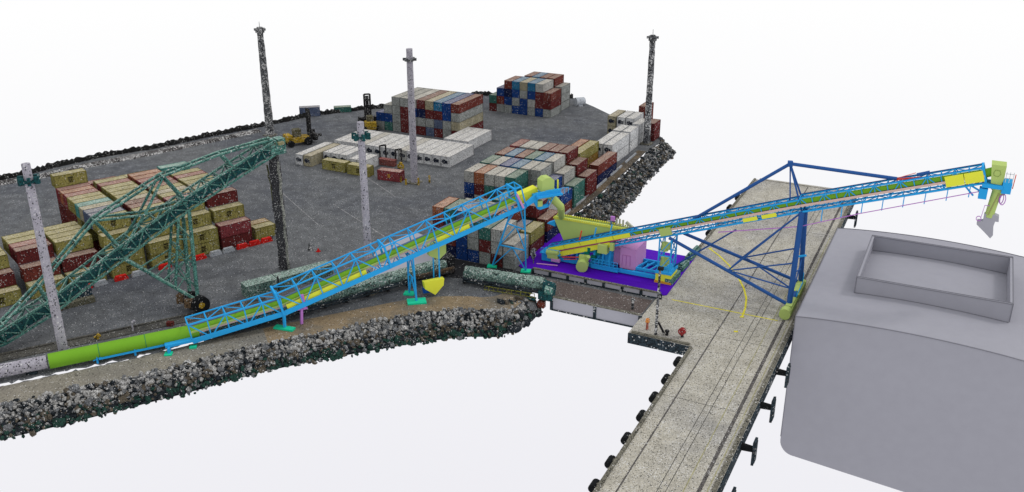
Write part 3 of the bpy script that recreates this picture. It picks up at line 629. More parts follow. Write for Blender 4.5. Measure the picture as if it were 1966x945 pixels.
for z_ in (4.0, 7.0): b = MB(); b.tube((-45.9, 157.5, z_ - .7), (-45.9, 157.5, z_ + .9), .75, .6, 12); b.box((-45.2, 157.3, z_ + .4), (.8, .7, 1.2)); b.build('slew_motor', LIME, sl)
# under frame and rear machinery
b = MB()
for y in (156.6, 163.4): b.box((-57.4, y + .4, .75), (21.6, .4, .7))
for k in range(10): b.bar((-68 + k * 2.3, 157.0, .75), (-68 + k * 2.3 + (1.1 if k % 2 else -1.1), 163.8, .75), .26)
b.build('under_frame', BLUE, sl)
b = MB(); b.box((-68.7, 157.3, 1.0), (3.6, 2.6, 1.5)); b.box((-68.7, 157.3, 1.9), (4.2, 3.2, .18))
for k in range(6): b.bar((-70.6 + k * .8, 155.9, 1.9), (-70.6 + k * .8, 155.9, 2.9), .08)
b.bar((-70.6, 155.9, 2.9), (-66.4, 155.9, 2.9), .09); b.build('tail_platform', BLUE, sl)
b = MB(); b.tube((-69.4, 156.2, 2.1), (-66.9, 156.2, 2.3), .62, n=14); b.box((-68.0, 156.0, 1.5), (2.2, .9, .8)); b.build('tail_drive', LIME, sl)
b = MB(); b.box((-67.3, 155.7, .9), (1.8, .5, .6)); b.build('cable_drum', PINK, sl)
b = MB()
for x in (-63.6, -61.6, -60.0, -58.2, -56.8): b.bar((x, 157.4, .8), (x + .5, 157.4, 4.2 + (x + 64) * .36), .42)
for x in (-63.6, -60.0): b.bar((x, 157.4, .8), (x + 3, 157.4, 4.6 + (x + 64) * .3), .26)
for x in (-62.5, -59.4, -57.2): b.box((x, 158.6, 2.3), (1.6, 1.8, 2.6))
for z_ in (1.3, 1.9, 2.5): b.bar((-60, 156.2, z_), (-54.6, 156.2, z_), .1)
for k in range(8): b.bar((-60 + k * .77, 156.2, .9), (-60 + k * .77, 156.2, 2.5), .09)
b.box((-57.3, 156.4, .9), (5.6, .25, .9)); b.build('machinery_frame', BLUE, sl)
b = MB()
for x, z_ in ((-61.2, 3.1), (-59.9, 2.4), (-58.9, 3.6), (-60.6, 4.0)): b.box((x, 157.0, z_), (1.0, .7, .8), .2)
b.build('hydraulic_unit', DGREEN, sl)
b = MB(); b.bar((-66.2, 156.2, 1.6), (-62.4, 156.4, 2.2), .16); b.bar((-65.8, 156.2, 1.2), (-63.0, 156.3, 1.7), .12); b.build('hydraulic_hose', REDP, sl)
for x, y in ((-61.3, 154.9),):
    b = MB(); b.tube((x - .2, y + .9, 1.35), (x + .2, y - .8, 1.25), 1.15, n=24); wh = b.build('travel_wheel', LIME, sl)
    b = MB(); b.box((x - .3, y + 1.0, 2.6), (1.5, .9, .7), .2); b.tube((x + .6, y + .7, 2.2), (x + 1.1, y + .3, 3.2), .4); b.build('wheel_drive', LIME, sl)
b = MB(); b.box((-57.7, 156.5, 4.9), (1.9, 1.4, 1.7)); b.box((-55.9, 156.4, 5.6), (.7, .9, 1.4)); b.build('gear_housing', LIME, sl)
# electrical house
b = MB(); b.box((-53.2, 161.2, 2.95), (3.2, 6.2, 4.3)); eh = b.build('electrical_house', PINK, sl)
b = MB(); b.box((-55.9, 161.6, 2.7), (2.2, 5.2, 3.4)); b.build('electrical_annex', PINK, sl)
b = MB(); b.bar((-54.3, 158.06, 1.4), (-54.3, 158.06, 3.6), .07); b.bar((-53.5, 158.06, 1.4), (-53.5, 158.06, 3.6), .07); b.bar((-52.7, 158.06, 1.4), (-52.7, 158.06, 3.6), .07); b.bar((-54.3, 158.06, 3.6), (-52.7, 158.06, 3.6), .07)
b.build('door_frame', plain('mauve_trim', (170, 110, 170)), eh)
b = MB()
for y in (158.4, 163.0): b.box((-49.0, y, 1.2), (6.6, .35, .5)); b.box((-49.0, y, .5), (6.6, .3, .3))
for k in range(5): b.bar((-51.8 + k * 1.4, 158.4, 1.2), (-50.6 + k * 1.4, 163, 1.2), .26)
b.build('connecting_frame', BLUE, sl)
# hopper
hp = thing('receiving_hopper', 'large lime green tapering feed hopper with toothed rim beneath the chute', 'hopper', (-62, 161, 0))
Yn, Yf = 159.6, 161.2
b = MB(); prof = [(-69.7, 8.3), (-69.1, 8.3), (-54.2, 8.2), (-52.6, 7.5), (-63.5, 1.6), (-66.3, 1.6)]
b.extr([(x, Yn, z) for x, z in prof], (0, .12, 0)); b.extr([(x, Yf, z) for x, z in prof], (0, .12, 0)); b.build('side_plate', LIME, hp)
b = MB(); b.extr([(-69.7, Yn + .12, 8.3), (-66.3, Yn + .12, 1.6), (-66.18, Yn + .12, 1.6), (-69.58, Yn + .12, 8.3)], (0, Yf - Yn - .14, 0)); b.extr([(-54.2, Yn + .12, 8.1), (-63.5, Yn + .12, 1.7), (-63.6, Yn + .12, 1.6), (-54.3, Yn + .12, 8.1)], (0, Yf - Yn - .14, 0)); b.build('end_plate', LIME, hp)
rimm = plain('rim_yellow', (232, 232, 90), .75)
b = MB()
for k in range(34):
    x = -69.4 + k * .46
    b.box((x, Yn + .05, 8.42), (.26, .3, .26)); b.box((x, Yf + .1, 8.42), (.26, .3, .26))
b.box((-61.9, Yn - .06, 8.2), (15.6, .12, .2)); b.build('toothed_rim', rimm, hp)
b = MB(); b.box((-61.9, (Yn + Yf) / 2 + .05, 8.12), (15.0, Yf - Yn - .3, .08)); b.build('top_grating', LIME, hp)
b = MB(); b.extr([(-71.2, Yn + .3, 6.6), (-69.4, Yn + .3, 6.2), (-69.4, Yn + .3, 7.5)], (0, 1.2, 0)); b.build('side_bracket', BLUE, hp)
b = MB(); b.box((-57.9, Yf - .4, 8.6), (.35, .3, 1.2)); b.build('beacon_post', SLATE, hp)
b = MB(); b.box((-57.6, Yf - .4, 9.6), (.8, .4, .9)); b.build('beacon', VIOL, hp)
b = MB()
for x, h_ in ((-56.9, 1.5), (-56.3, 1.4), (-55.6, 1.3)): b.box((x, Yf, 8.2 + h_ / 2), (.3, .3, h_))
b.bar((-55.0, Yf, 9.2), (-53.0, Yf, 7.8), .5); b.build('exhaust_stack', scan('pale_beige_steel', (200, 200, 180), .7, dark=.05), hp)
b = MB()
for x in (-67.9, -66.4, -64.5): b.bar((x, 160, .2), (x, 160, 3.5), .25); b.bar((x, 161.1, .2), (x, 161.1, 3.5), .25)
b.bar((-68.8, 160, .3), (-66.6, 160, 3.2), .2); b.bar((-66.4, 161.1, .3), (-68.0, 161.1, 3.2), .2)
b.build('support_leg', BLUE, hp)
# boom head: lime box, platform, telescopic spout
E_ = T2
b = MB(); b.bar(E_ + u2 * -.1, E_ + u2 * 2.7, .4); b.bar(E_ + bs * 2.2 + u2 * -.1, E_ + bs * 2.2 + u2 * 2.7, .4); b.bar(E_ + u2 * 2.6, E_ + bs * 2.2 + u2 * 2.6, .3); b.build('end_frame', BLUE, sl)
b = MB(); b.tube(E_ + u2 * 1.3 + bs * .9, E_ + d2 * 1.3 + u2 * 1.4 + bs * .9, .7, n=14); b.build('belt_cover', GREEN, sl)
b = MB(); pts = [(5.7, BY - .2, 27.4), (5.3, BY - .2, 30.4), (7.4, BY - .2, 30.4), (7.4, BY - .2, 28.4), (7.2, BY - .2, 27.3)]; b.extr(pts, (0, 2.6, 0)); hb_ = b.build('head_box', LIME, sl)
b = MB(); R2 = [(5.9, 28.7), (6.5, 28.6), (6.8, 29.0), (6.6, 29.6), (6.0, 29.6), (5.8, 29.2)]
for (x0, z0), (x1, z1) in zip(R2, R2[1:] + R2[:1]): b.bar((x0, BY - .23, z0), (x1, BY - .23, z1), .06)
b.build('inspection_hatch', plain('olive_trim', (130, 150, 80)), hb_)
b = MB(); b.box((6.0, BY + .8, 27.0), (2.9, 3.0, .6)); b.box((8.0, BY + .6, 27.0), (1.3, 2.4, 1.8)); b.build('head_platform', BLUE, sl)
b = MB()
for z_ in (28.6, 29.3): b.bar((7.5, BY - .5, z_), (8.6, BY - .5, z_), .08)
for x in (7.6, 8.1, 8.6): b.bar((x, BY - .5, 27.7), (x, BY - .5, 29.6), .08)
b.build('head_railing', plain('pale_rail', (190, 195, 200)), sl)
b = MB(); b.bar((8.8, BY, 26.9), (8.9, BY, 29.2), .12); b.build('ladder', REDP, sl)
b = MB(); b.box((4.9, BY + .2, 25.6), (1.2, 1.4, 1.7)); b.bar((2.2, BY + .3, 26.3), (3.6, BY + .3, 24.9), .24); b.bar((2.8, BY + .3, 26.6), (4.4, BY + .3, 25.8), .24); b.build('take_up_box', BLUE, sl)
b = MB(); b.tube((6.9, BY + .6, 26.9), (6.4, BY + .6, 21.7), .72, .66, 18); sp_ = b.build('spout', LIME, sl)
b = MB(); b.bar((7.1, BY - .15, 25.9), (6.2, BY - .15, 22.2), .1); b.build('spout_rod', plain('brass_grey', (150, 140, 100)), sp_)
b = MB(); b.tube((6.9, BY + .6, 26.7), (6.85, BY + .6, 26.2), .95, n=18); b.build('spout_collar', LIME, sp_)
b = MB(); pts = [(5.7, 22.2), (5.7, 21.0), (4.9, 20.9), (4.9, 20.3), (6.2, 19.2), (7.2, 18.3), (7.5, 18.9), (7.3, 20.4), (7.4, 21.2), (7.9, 21.2), (7.8, 22.1), (7.2, 22.3)]
b.extr([(x, BY + .1, z) for x, z in pts], (0, 1.1, 0)); b.build('spout_trimmer', CAD, sp_)
b = MB(); b.tube((7.6, BY, 26.0), (7.6, BY + 1.0, 26.0), .42, n=12); b.build('winch', LIME, sl)
b = MB(); ring = [(7.8 + .4 * math.sin(a_ * .7), BY - .1, 25.0 + .9 * math.cos(a_ * .7)) for a_ in range(10)]
for p, q in zip(ring, ring[1:]): b.bar(p, q, .12)
b.build('hose', VIOL, sl); b = MB()
ring = [(7.6 + .3 * math.sin(a_ * .7), BY + .2, 25.0 + .8 * math.cos(a_ * .7)) for a_ in range(10)]
for p, q in zip(ring, ring[1:]): b.bar(p, q, .12)
b.build('hose', VIOL, sl); b = MB()
ring = [(5.0 + .35 * math.sin(a_ * .7), BY - .1, 21.4 + .4 * math.cos(a_ * .7)) for a_ in range(10)]
for p, q in zip(ring, ring[1:]): b.bar(p, q, .1)
b.bar((5.3, BY - .1, 21.5), (5.5, BY - .1, 23.7), .08); b.bar((5.5, BY - .1, 23.7), (6.2, BY, 23.7), .08); b.build('hose', VIOL, sl)
# pump and loose beam on the pad
b = MB(); b.bar((-70.6, 153.9, .25), (-66.4, 154.6, .35), .3, .12); tag(b.build('loose_beam', PINK), 'thin pink beam lying on the purple pad beside the tail', 'beam')
b = MB(); rn = random.Random(3)
b.tube((-71.3, 153.9, .15), (-71.3, 153.9, 1.4), .12); 
for k in range(5): b.box((-71.3 + rn.uniform(-.2, .2), 153.9, 1.5 + k * .4), (rn.uniform(.5, .9), .5, .5), rn.random())
tag(b.build('marker_post', MASTS), 'speckled grey post near the left end of the purple pad', 'post')

# ------------------------------------------------------------------ old teal stacker boom
ud = Vector((.377, .926, 0)); us = Vector((.926, -.377, 0)); TB = Vector((-132.8, 83.5, 0))
def SP(s_, z_, o_=0.0): return TB + ud * s_ + us * o_ + Vector((0, 0, z_))
st = thing('stacker', 'old teal lattice stacker conveyor with wheeled A-frame leaning over the containers', 'stacker', tuple(SP(29.7, 0)))
bn = [(-22, -8.0 + 6.2), (0, 1.9), (7.5, 4.6), (20.3, 11.0), (32.4, 16.8), (42, 20.6), (51, 24.0)]
for (s0, z0), (s1, z1) in zip(bn, bn[1:]):
    b = MB(); lattice(b, SP(s0, z0, 1.4), SP(s1, z1, 1.4), 2.3, 2.8, max(3, int((s1 - s0) / 2.4)), .36, .2, -us); b.build('boom_truss', TEALS, st)
    b = MB(); A, B = SP(s0, z0 + .35, 1.15), SP(s1, z1 + .35, 1.15); b.extr([A, B, B - us * 2.3, A - us * 2.3], (0, 0, .9)); b.build('belt_trough', TEALD, st)
bow = [(-3, 2.6), (6.5, 9.7), (16.7, 18.6), (29, 23.7), (39.8, 25.5), (50.0, 26.3)]
for o_ in (.8, -.8):
    b = MB()
    for p, q in zip(bow, bow[1:]): b.tube(SP(*p, o_), SP(*q, o_), .26, n=8)
    b.build('bow_chord', TEALS, st)
for p, q in zip(bow, bow[1:]):
    n_ = max(2, int((q[0] - p[0]) / 2.6))
    for i in range(n_ + 1):
        t_ = i / n_; A = SP(p[0] + (q[0] - p[0]) * t_, p[1] + (q[1] - p[1]) * t_, .8)
        if i < n_ or p is bow[-2]: b = MB(); b.bar(A, A - us * 1.6, .26); b.build('bow_rung', TEALS, st)
X = (24.8, 17.7)
for p, q in (((16.7, 18.6), (20.3, 12.4)), ((29, 23.7), (32.4, 18.4)), ((16.7, 18.6), X), (X, (32.4, 18.2)), ((29, 23.7), X), (X, (20.3, 12.4)), ((39.8, 25.5), (42, 22.4)), ((6.5, 9.7), (7.5, 6.2))):
    for o_ in (1.1, -1.1): b = MB(); b.tube(SP(*p, o_ * .8), SP(*q, o_), .24, n=8); b.build('bow_strut', TEALS, st)
WN, WF = SP(29.7, 1.6, 6.8), SP(29.4, 1.6, 4.2)
for Wp, o_ in ((WN, 1.4), (WF, -1.4)):
    apx, low = SP(32.4, 16.6, o_), SP(20.3, 10.8, o_)
    for nm, p, q, r_ in (('a_frame_leg', apx, Wp + Vector((0, 0, .6)), .34), ('a_frame_leg', SP(30.4, 15.9, o_), Wp.lerp(low, .32), .26), ('lower_strut', low, Wp + Vector((0, 0, .4)), .32)):
        b = MB(); b.tube(p, q, r_, n=8); b.build(nm, TEALS, st)
    b = MB(); a1, a2, l1 = apx, Wp, low
    for t_ in (.3, .55, .8):
        pA = a1.lerp(a2, t_); pB = SP(30.4, 15.9, o_).lerp(Wp.lerp(low, .32), t_); b.bar(pA, pB, .16)
    for t_ in (.1, .4, .65): b.bar(SP(30.4, 15.9, o_).lerp(Wp.lerp(low, .32), t_), a1.lerp(a2, t_ + .2), .16)
    b.bar(Wp.lerp(low, .5), a1.lerp(a2, .45), .22); b.bar(Wp.lerp(low, .3), a1.lerp(a2, .55), .18); b.bar(Wp.lerp(low, .72), SP(30.4, 15.9, o_).lerp(Wp.lerp(low, .32), .5), .2)
    b.build('leg_bracing', TEALS, st)
    b = MB(); ax = us; b.tube(Wp - us * .55 + us * .9, Wp + us * .55 + us * .9, 1.55, n=24); wh = b.build('wheel', RUBBER, st)
    b = MB(); b.tube(Wp + us * 1.44, Wp + us * 1.52, .55, n=16); b.build('hub', MACHY, wh)
    b = MB(); b.box(tuple(Wp - us * .6 - ud * 1.2 + Vector((0, 0, .3))), (1.5, 1.8, 1.6), .4); b.build('wheel_drive', RUST, st)
b = MB(); b.bar(SP(29, 11.5, 3.6), SP(29, 11.5, .6), .28); b.build('cross_beam', TEALS, st)
# drop trunk at the tip
b = MB(); b.box(tuple(SP(50.6, 24.4)), (3.2, 3.0, 1.8), -.38); b.box(tuple(SP(51.6, 25.6)), (2.0, 1.6, 1.2), -.38); b.build('tip_hood', TEALS, st)
b = MB(); b.box(tuple(SP(51.2, 25.5, .9)), (1.8, 1.2, .5), -.38); b.build('tip_platform', scan('tan_plate', (150, 145, 110), .7), st)
rn = random.Random(5); b = MB(); cx, cy = -113.9, 130.1; z_ = 23.6
while z_ > 1.2:
    h_ = rn.uniform(1.4, 2.2); wv = 1.15 + .15 * math.sin(z_); b.box((cx + rn.uniform(-.06, .06), cy, z_ - h_ / 2), (wv * 1.5, 1.2, h_), .3); z_ -= h_ * 1.001
b.tube((cx, cy, 1.6), (cx, cy, .1), .8, .5, 10); b.build('drop_trunk', scan('worn_grey_trunk', (74, 74, 78), .75, white=.1, dark=.2, amp=.8), st)
b = MB(); z_ = 22
while z_ > 2: b.tube((cx + 1.2, cy - .3, z_), (cx + 1.2 + rn.uniform(-.25, .25), cy - .3, z_ - 2.2), .24, n=6); z_ -= 2.15
b.build('trunk_cable', scan('pale_steel_cable', (170, 172, 165), .7, dark=.3), st)
b = MB(); z_ = 21
while z_ > 13: b.tube((cx - 1.1 - (.5 if z_ > 17 else 0), cy - .3, z_), (cx - 1.1 + rn.uniform(-.3, .2), cy - .3, z_ - 1.9), .16, n=6); z_ -= 2.0
b.build('trunk_cable', scan('olive_hose', (110, 112, 80), .7, dark=.3), st)
# power skid near the tail
sk2 = thing('power_skid', 'blue and grey power skid with concrete ballast beside the stacker', 'skid', (-137.2, 101.0, 0), rz=0)
b = MB(); b.box((-136.6, 100.8, .5), (5.4, 1.6, 1.0), 1.1); b.build('ballast', scan('ballast_concrete', (125, 122, 105), .65, dark=.15), sk2)
b = MB(); b.box((-137.8, 101.8, 1.5), (4.6, 2.2, 1.6), 1.1); b.tube((-138.6, 99.4, 1.3), (-137.6, 101.2, 1.6), .6); b.build('engine', scan('dull_blue_steel', (60, 78, 92), .7, white=.15, dark=.25, cell=2.5, amp=.8), sk2)
b = MB(); b.bar((-138.8, 99.2, .3), (-137.2, 97.4, .3), .7, .5); b.build('tow_bar', RUST, sk2)

# ------------------------------------------------------------------ light masts
def mast(x, y, h, lab, m, head=None, r0=.72, r1=.62, lean=0):
    t_ = thing('light_mast', lab, 'light mast', (x, y, 0), 'high light masts in the yard')
    b = MB(); n_ = 14; rn_ = random.Random(int(x)); rings = []
    NR = 24 if m is MASTS else 3
    for i in range(NR + 1):
        z = h * i / NR; r = r0 + (r1 - r0) * i / NR; j = (.10 if m is MASTS else 0)
        rings.append([(x + math.cos(2 * PI * k / n_) * r * (1 + rn_.uniform(-j, j)), y + math.sin(2 * PI * k / n_) * r * (1 + rn_.uniform(-j, j)), z) for k in range(n_)])
    for i in range(NR):
        for k in range(n_): b.add([rings[i][k], rings[i][(k + 1) % n_], rings[i + 1][(k + 1) % n_], rings[i + 1][k]], [(0, 1, 2, 3)], m is not MASTS)
    b.add(rings[-1], [tuple(range(n_))]); b.build('pole', m, t_)
    b = MB(); b.box((x, y, .15), (3.0, 3.0, .28)); b.build('plinth', CONCE, t_)
    hz = h - (1.2 if head == 'ring' else 2.6)
    hm = {'teal': TEALD, 'ring': MASTS, 'lamps': MASTS}[head]
    b = MB(); b.tube((x, y, hz - .3), (x, y, hz + .1), r1 * 1.5, n=14); b.build('head_frame', hm, t_)
    for k in range(6):
        a_ = k * PI / 3 + .4; p = Vector((x + math.cos(a_) * 1.25, y + math.sin(a_) * 1.25, hz + (.55 if head == 'ring' else .1)))
        b = MB(); b.box(tuple(p), (.75, .5, .6 if head != 'teal' else 1.1), a_); b.bar((x + math.cos(a_) * .5, y + math.sin(a_) * .5, hz - .1), tuple(p), .14); b.build('floodlight', hm, t_)
    if head == 'ring':
        b = MB(); b.bar((x, y, h), (x, y, h + 1.5), .1); b.build('lightning_rod', MASTS, t_)
    return t_
mast(-122.6, 86.2, 32.3, 'tall grey mast with teal lamp head nearest the left edge', MASTC, 'teal', .76, .62)
mast(-119.5, 187.0, 33.2, 'smooth pale grey mast beside white refrigerated containers, tallest in the middle', MASTC, 'lamps', .9, .75)
mast(-92.8, 128.7, 32.2, 'speckled pale mast with teal lamp head rising behind the blue gallery', MASTC, 'teal', .74, .62)
mast(-180.6, 205.7, 31.2, 'rough dark grey mast far behind the teal stacker tip', MASTS, 'ring', 1.25, .85)
mast(-79.2, 246.5, 30.6, 'rough grey mast at the rocky right corner of the yard', MASTS, 'ring', 1.0, .75)
lm = thing('lamp_post', 'slim speckled lamp post on the jetty corner platform', 'lamp post', (-40.1, 135.8, 0))
b = MB(); b.tube((-40.1, 135.8, .1), (-40.1, 135.8, 12.0), .26, .2, 10); b.build('pole', MASTS, lm)
b = MB(); b.box((-40.0, 135.8, 12.2), (.9, .6, .5)); b.build('lamp_head', DSTEEL, lm)
b = MB(); b.bar((-40.0, 136.4, 2.2), (-38.9, 136.6, .2), .3); b.build('brace', DSTEEL, lm)
# little yard furniture
def small(name, parts, lab, cat, group=None):
    t_ = None
    for i, (nm, b, m) in enumerate(parts):
        if i == 0: t_ = b.build(name, m); tag(t_, lab, cat, group)
        else: b.build(nm, m, t_)
    return t_
def mbx(*bx):
    b = MB()
    for q in bx:
        if len(q) == 2: b.box(*q)
        elif len(q) == 3 and not isinstance(q[2], tuple): b.box(*q)
        else: b.tube(*q[:3]) if False else b.tube(q[0], q[1], q[2][0], q[2][1], 12)
    return b
small('safety_post', [('', mbx(((-42.0, 136.9, .1), (-42.0, 136.9, 1.5), (.24, .2))), scan('faded_red_post', (190, 110, 95), .7, dark=.1)), ('cap', mbx(((-42.0, 136.9, 1.5), (-42.0, 136.9, 2.1), (.4, .3))), scan('orange_cap', (230, 150, 80), .7, dark=.1))], 'faded red post with orange cap on the jetty corner', 'post')
small('cable_reel', [('', mbx(((-35.9, 137.0, .1), (-35.9, 137.0, .7), (.3, .2))), DSTEEL), ('red_drum', mbx(((-36.0, 136.6, 1.1), (-35.9, 137.3, 1.1), (.62, .62))), scan('faded_red_drum', (170, 60, 60), .7, dark=.2))], 'round red drum on a short stand on the jetty platform', 'drum')
small('bollard', [('', mbx(((-38.4, 136.6, .05), (-38.4, 136.6, .6), (.3, .22)), ((-38.4, 136.6, .62), (-38.4, 136.6, .85), (.4, .4))), DSTEEL)], 'dark mooring bollard between lamp post and red drum', 'bollard')
small('cable_stub', [('', mbx(((-46.9, 143.4, .05), (-46.9, 143.4, 1.7), (.25, .25)), ((-46.9, 143.4, 1.72), (-46.9, 143.4, 2.1), (.4, .3))), MASTS)], 'short pale post standing on the brown causeway', 'post')
small('hydrant', [('', mbx(((-122.7, 92.8, .05), (-122.7, 92.8, .8), (.28, .22)), ((-122.9, 92.3, .5), (-122.5, 93.3, .5), (.2, .2)), ((-122.4, 92.8, .82), (-122.4, 92.8, 1.2), (.35, .1))), MACHY)], 'small yellow hydrant by the kerb near the left mast', 'hydrant')
small('vent_post', [('', mbx(((-119.8, 97.6, .05), (-119.8, 97.6, 1.5), (.16, .14)), ((-119.8, 97.6, 1.5), (-119.4, 97.9, 1.9), (.28, .22))), MASTC)], 'small white vent post standing behind the green pipe', 'post')
small('rail_buffer', [('', mbx(((-115.6, 101.9, .4), (1.1, .8, .7), .5)), scan('dull_red_box', (120, 55, 50), .7, dark=.2))], 'small dull red box beside the yard kerb', 'box')
b = MB(); b.tube((-115.5, 140.0, .05), (-115.5, 140.0, 1.2), .22, .2); b.tube((-115.5, 140.0, 1.2), (-115.5, 140.0, 1.55), .2, .1); b.box((-115.3, 139.9, .3), (.8, .6, .5)); tag(b.build('valve_stand', MASTS), 'grey valve stand alone on the open asphalt', 'valve stand')
b = MB(); b.tube((-113.4, 140.1, .0), (-113.4, 140.1, .75), .38, .06); b.box((-113.4, 140.1, .05), (.8, .8, .08)); tag(b.build('traffic_cone', PREDB), 'little red cone beside the valve stand', 'cone')
b = MB(); b.tube((-126.0, 140.6, .0), (-126.0, 140.6, .8), .45, .4); b.box((-125.9, 140.6, .9), (.5, .5, .3)); tag(b.build('drum', MASTS), 'grey drum at the end of the red barriers', 'drum')
# bollards and gates around the central mast
for i, (x, y, l_) in enumerate(((-122.8, 185.8, 'left of'), (-116.3, 188.9, 'right of'), (-120.6, 184.8, 'in front of'), (-117.7, 186.0, 'at the right foot of'))):
    b = MB(); b.tube((x, y, 0), (x, y, 1.5 + .3 * (i % 2)), .24); tag(b.build('bollard', MACHY), 'yellow bollard %s the central grey mast' % l_, 'bollard', 'yellow bollards around the mast')
for i, (x, y) in enumerate(((-136.6, 199.0), (-130.8, 197.6))):
    t_ = thing('reefer_gantry', 'dark upright plug gantry before the white containers, %s one' % ('left', 'right')[i], 'gantry', (x, y, 0), 'plug gantries')
    b = MB(); b.bar((x - .8, y - .4, 0), (x - .8, y - .4, 4.2), .3); b.bar((x + .8, y, 0), (x + .8, y, 4.6), .3); b.build('upright', DSTEEL, t_)
    b = MB(); b.bar((x - .8, y - .4, 4.2), (x + .8, y, 4.6), .4); b.build('cross_beam', DSTEEL, t_)
b = MB(); b.box((-133.4, 196.2, .9), (4.6, 1.4, 1.5)); b.box((-133.4, 196.2, 1.7), (4.9, 1.6, .15)); tag(b.build('plug_cabinet', scan('faded_pink_panel', (150, 90, 85), .7, dark=.2)), 'faded red cabinet between the two plug gantries', 'cabinet')
b = MB(); b.box((-128.9, 195.4, .6), (1.4, 1.0, 1.0)); b.tube((-128.9, 195.4, 1.1), (-128.9, 195.4, 1.7), .45); tag(b.build('generator', MACHY), 'small yellow generator behind the central mast', 'generator')
# concrete kerb along the yard's south side
kb = MB()
A = Vector((-131.5, 78.5, 0)); B = Vector((-106.0, 116.0, 0)); d = (B - A).normalized(); s_ = Vector((-d.y, d.x, 0))
kb.extr([A, B, B + s_ * 2.2, A + s_ * 2.2], (0, 0, .12)); kb.extr([A + s_ * 2.3, B + s_ * 2.3, B + s_ * 2.7, A + s_ * 2.7], (0, 0, .32))
tag(kb.build('kerb', scan('old_grey_concrete', (112, 110, 104), .6, dark=.12, amp=.6, stain=(80, 80, 80), patch=.2)), kind='structure')
kb = MB()
for k in range(20):
    y = 178 + k * 3.1; x = -76.9 - (max(0, y - 190) * .035)
    if k % 4 != 3: kb.box((x, y, .25), (.35, 2.9, .5), .03)
tag(kb.build('kerb', PWHTB), kind='structure')

# ------------------------------------------------------------------ containers
RW, RH = 2.44, 2.59
CMESH = {}
def frame_mat(color):
    v = PALET[color]
    return scan('container_rail_' + color.replace(' ', '_'), tuple(int(q * .82) for q in v), .8, white=.02, dark=.10, cell=3.4, amp=.3, bump=0)
def cont_mesh(color, L_, W_=RW, H_=RH, reefer=False):
    key = (color, L_, W_, H_, reefer)
    if key in CMESH: return CMESH[key]
    # corrugated body, open length along +Y, base at z=0, centred
    b = MB(); a, c = W_ / 2 - .05, L_ / 2 - .05; z0, z1 = .12, H_ - .05
    n = max(6, int(L_ / .55)); pts = []
    dp = .05
    def wave(p, q, nrm, m_):
        o_ = []
        for i in range(m_):
            for t_, d_ in ((0, 0), (.35, 0), (.5, dp), (.85, dp)):
                s__ = (i + t_) / m_; o_.append((p[0] + (q[0] - p[0]) * s__ - nrm[0] * d_, p[1] + (q[1] - p[1]) * s__ - nrm[1] * d_))
        return o_
    nw = max(3, int(W_ / .6))
    ring = wave((-a, -c), (a, -c), (0, -1), nw) + wave((a, -c), (a, c), (1, 0), n) + wave((a, c), (-a, c), (0, 1), nw) + wave((-a, c), (-a, -c), (-1, 0), n)
    N_ = len(ring); vs = [(x, y, z0) for x, y in ring] + [(x, y, z1) for x, y in ring]
    b.add(vs, [(i, (i + 1) % N_, N_ + (i + 1) % N_, N_ + i) for i in range(N_)] + [tuple(range(N_, 2 * N_)), tuple(range(N_))[::-1]])
    # roof with shallow ribs
    for i in range(n): b.box((0, -c + (i + .5) * 2 * c / n, z1 + .012), (2 * a - .1, c / n * .9, .024))
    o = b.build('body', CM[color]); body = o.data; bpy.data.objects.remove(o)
    b = MB(); t_ = .09; A_, C_ = W_ / 2 - t_ / 2, L_ / 2 - t_ / 2
    for sx in (-1, 1):
        for sy in (-1, 1): b.box((sx * A_, sy * C_, H_ / 2), (t_ + .02, t_ + .02, H_))
        for z in (.07, H_ - .05): b.box((sx * A_, 0, z), (t_, L_ - t_ * 2 - .04, t_))
    for sy in (-1, 1):
        for z in (.07, H_ - .05): b.box((0, sy * C_, z), (W_ - t_ * 2 - .04, t_, t_))
    o = b.build('corner_frame', frame_mat(color)); fr = o.data; bpy.data.objects.remove(o)
    b = MB()
    if reefer:
        b.tube((-.35, -L_ / 2 - .02, H_ * .52), (-.35, -L_ / 2 + .1, H_ * .52), .62, n=16); b.box((.3, -L_ / 2, H_ * .5), (.9, .08, .8))
        o = b.build('cooling_unit', FANM)
    else:
        for x in (-.75, -.3, .3, .75): b.bar((x, -L_ / 2 - .015, .2), (x, -L_ / 2 - .015, H_ - .15), .06)
        b.box((0, -L_ / 2 + .02, H_ / 2), (.07, .08, H_ - .3))
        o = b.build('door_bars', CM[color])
    dr = o.data; bpy.data.objects.remove(o)
    CMESH[key] = (body, fr, dr); return CMESH[key]
def logo_mesh(m, big=1.0):
    b = MB(); s_ = .13 * big
    G_ = ["#.#.#.#", "#######", "#.#.#.#", ".......", "###.###", "#...#..", "###.#..", "..#.#..", "###.###"]
    for r_, row in enumerate(G_):
        for c_, ch in enumerate(row):
            if ch == '#': b.box(((c_ - 3) * s_ * 1.05, 0, (4 - r_) * s_), (s_, .03, s_))
    o = b.build('emblem', m); me = o.data; bpy.data.objects.remove(o); return me
LOGO_D = logo_mesh(plain('dark_emblem_paint', (38, 34, 22))); LOGO_G = logo_mesh(plain('gold_emblem_paint', (190, 150, 60)), .75); LOGO_W = logo_mesh(plain('white_emblem_paint', (200, 210, 220)), .7)
ORD = ['first', 'second', 'third', 'fourth', 'fifth', 'sixth', 'seventh', 'eighth', 'ninth', 'tenth', 'eleventh', 'twelfth', 'thirteenth', 'fourteenth']
LEV = ['ground level', 'second level', 'third level', 'fourth level', 'fifth level']
USED = set()
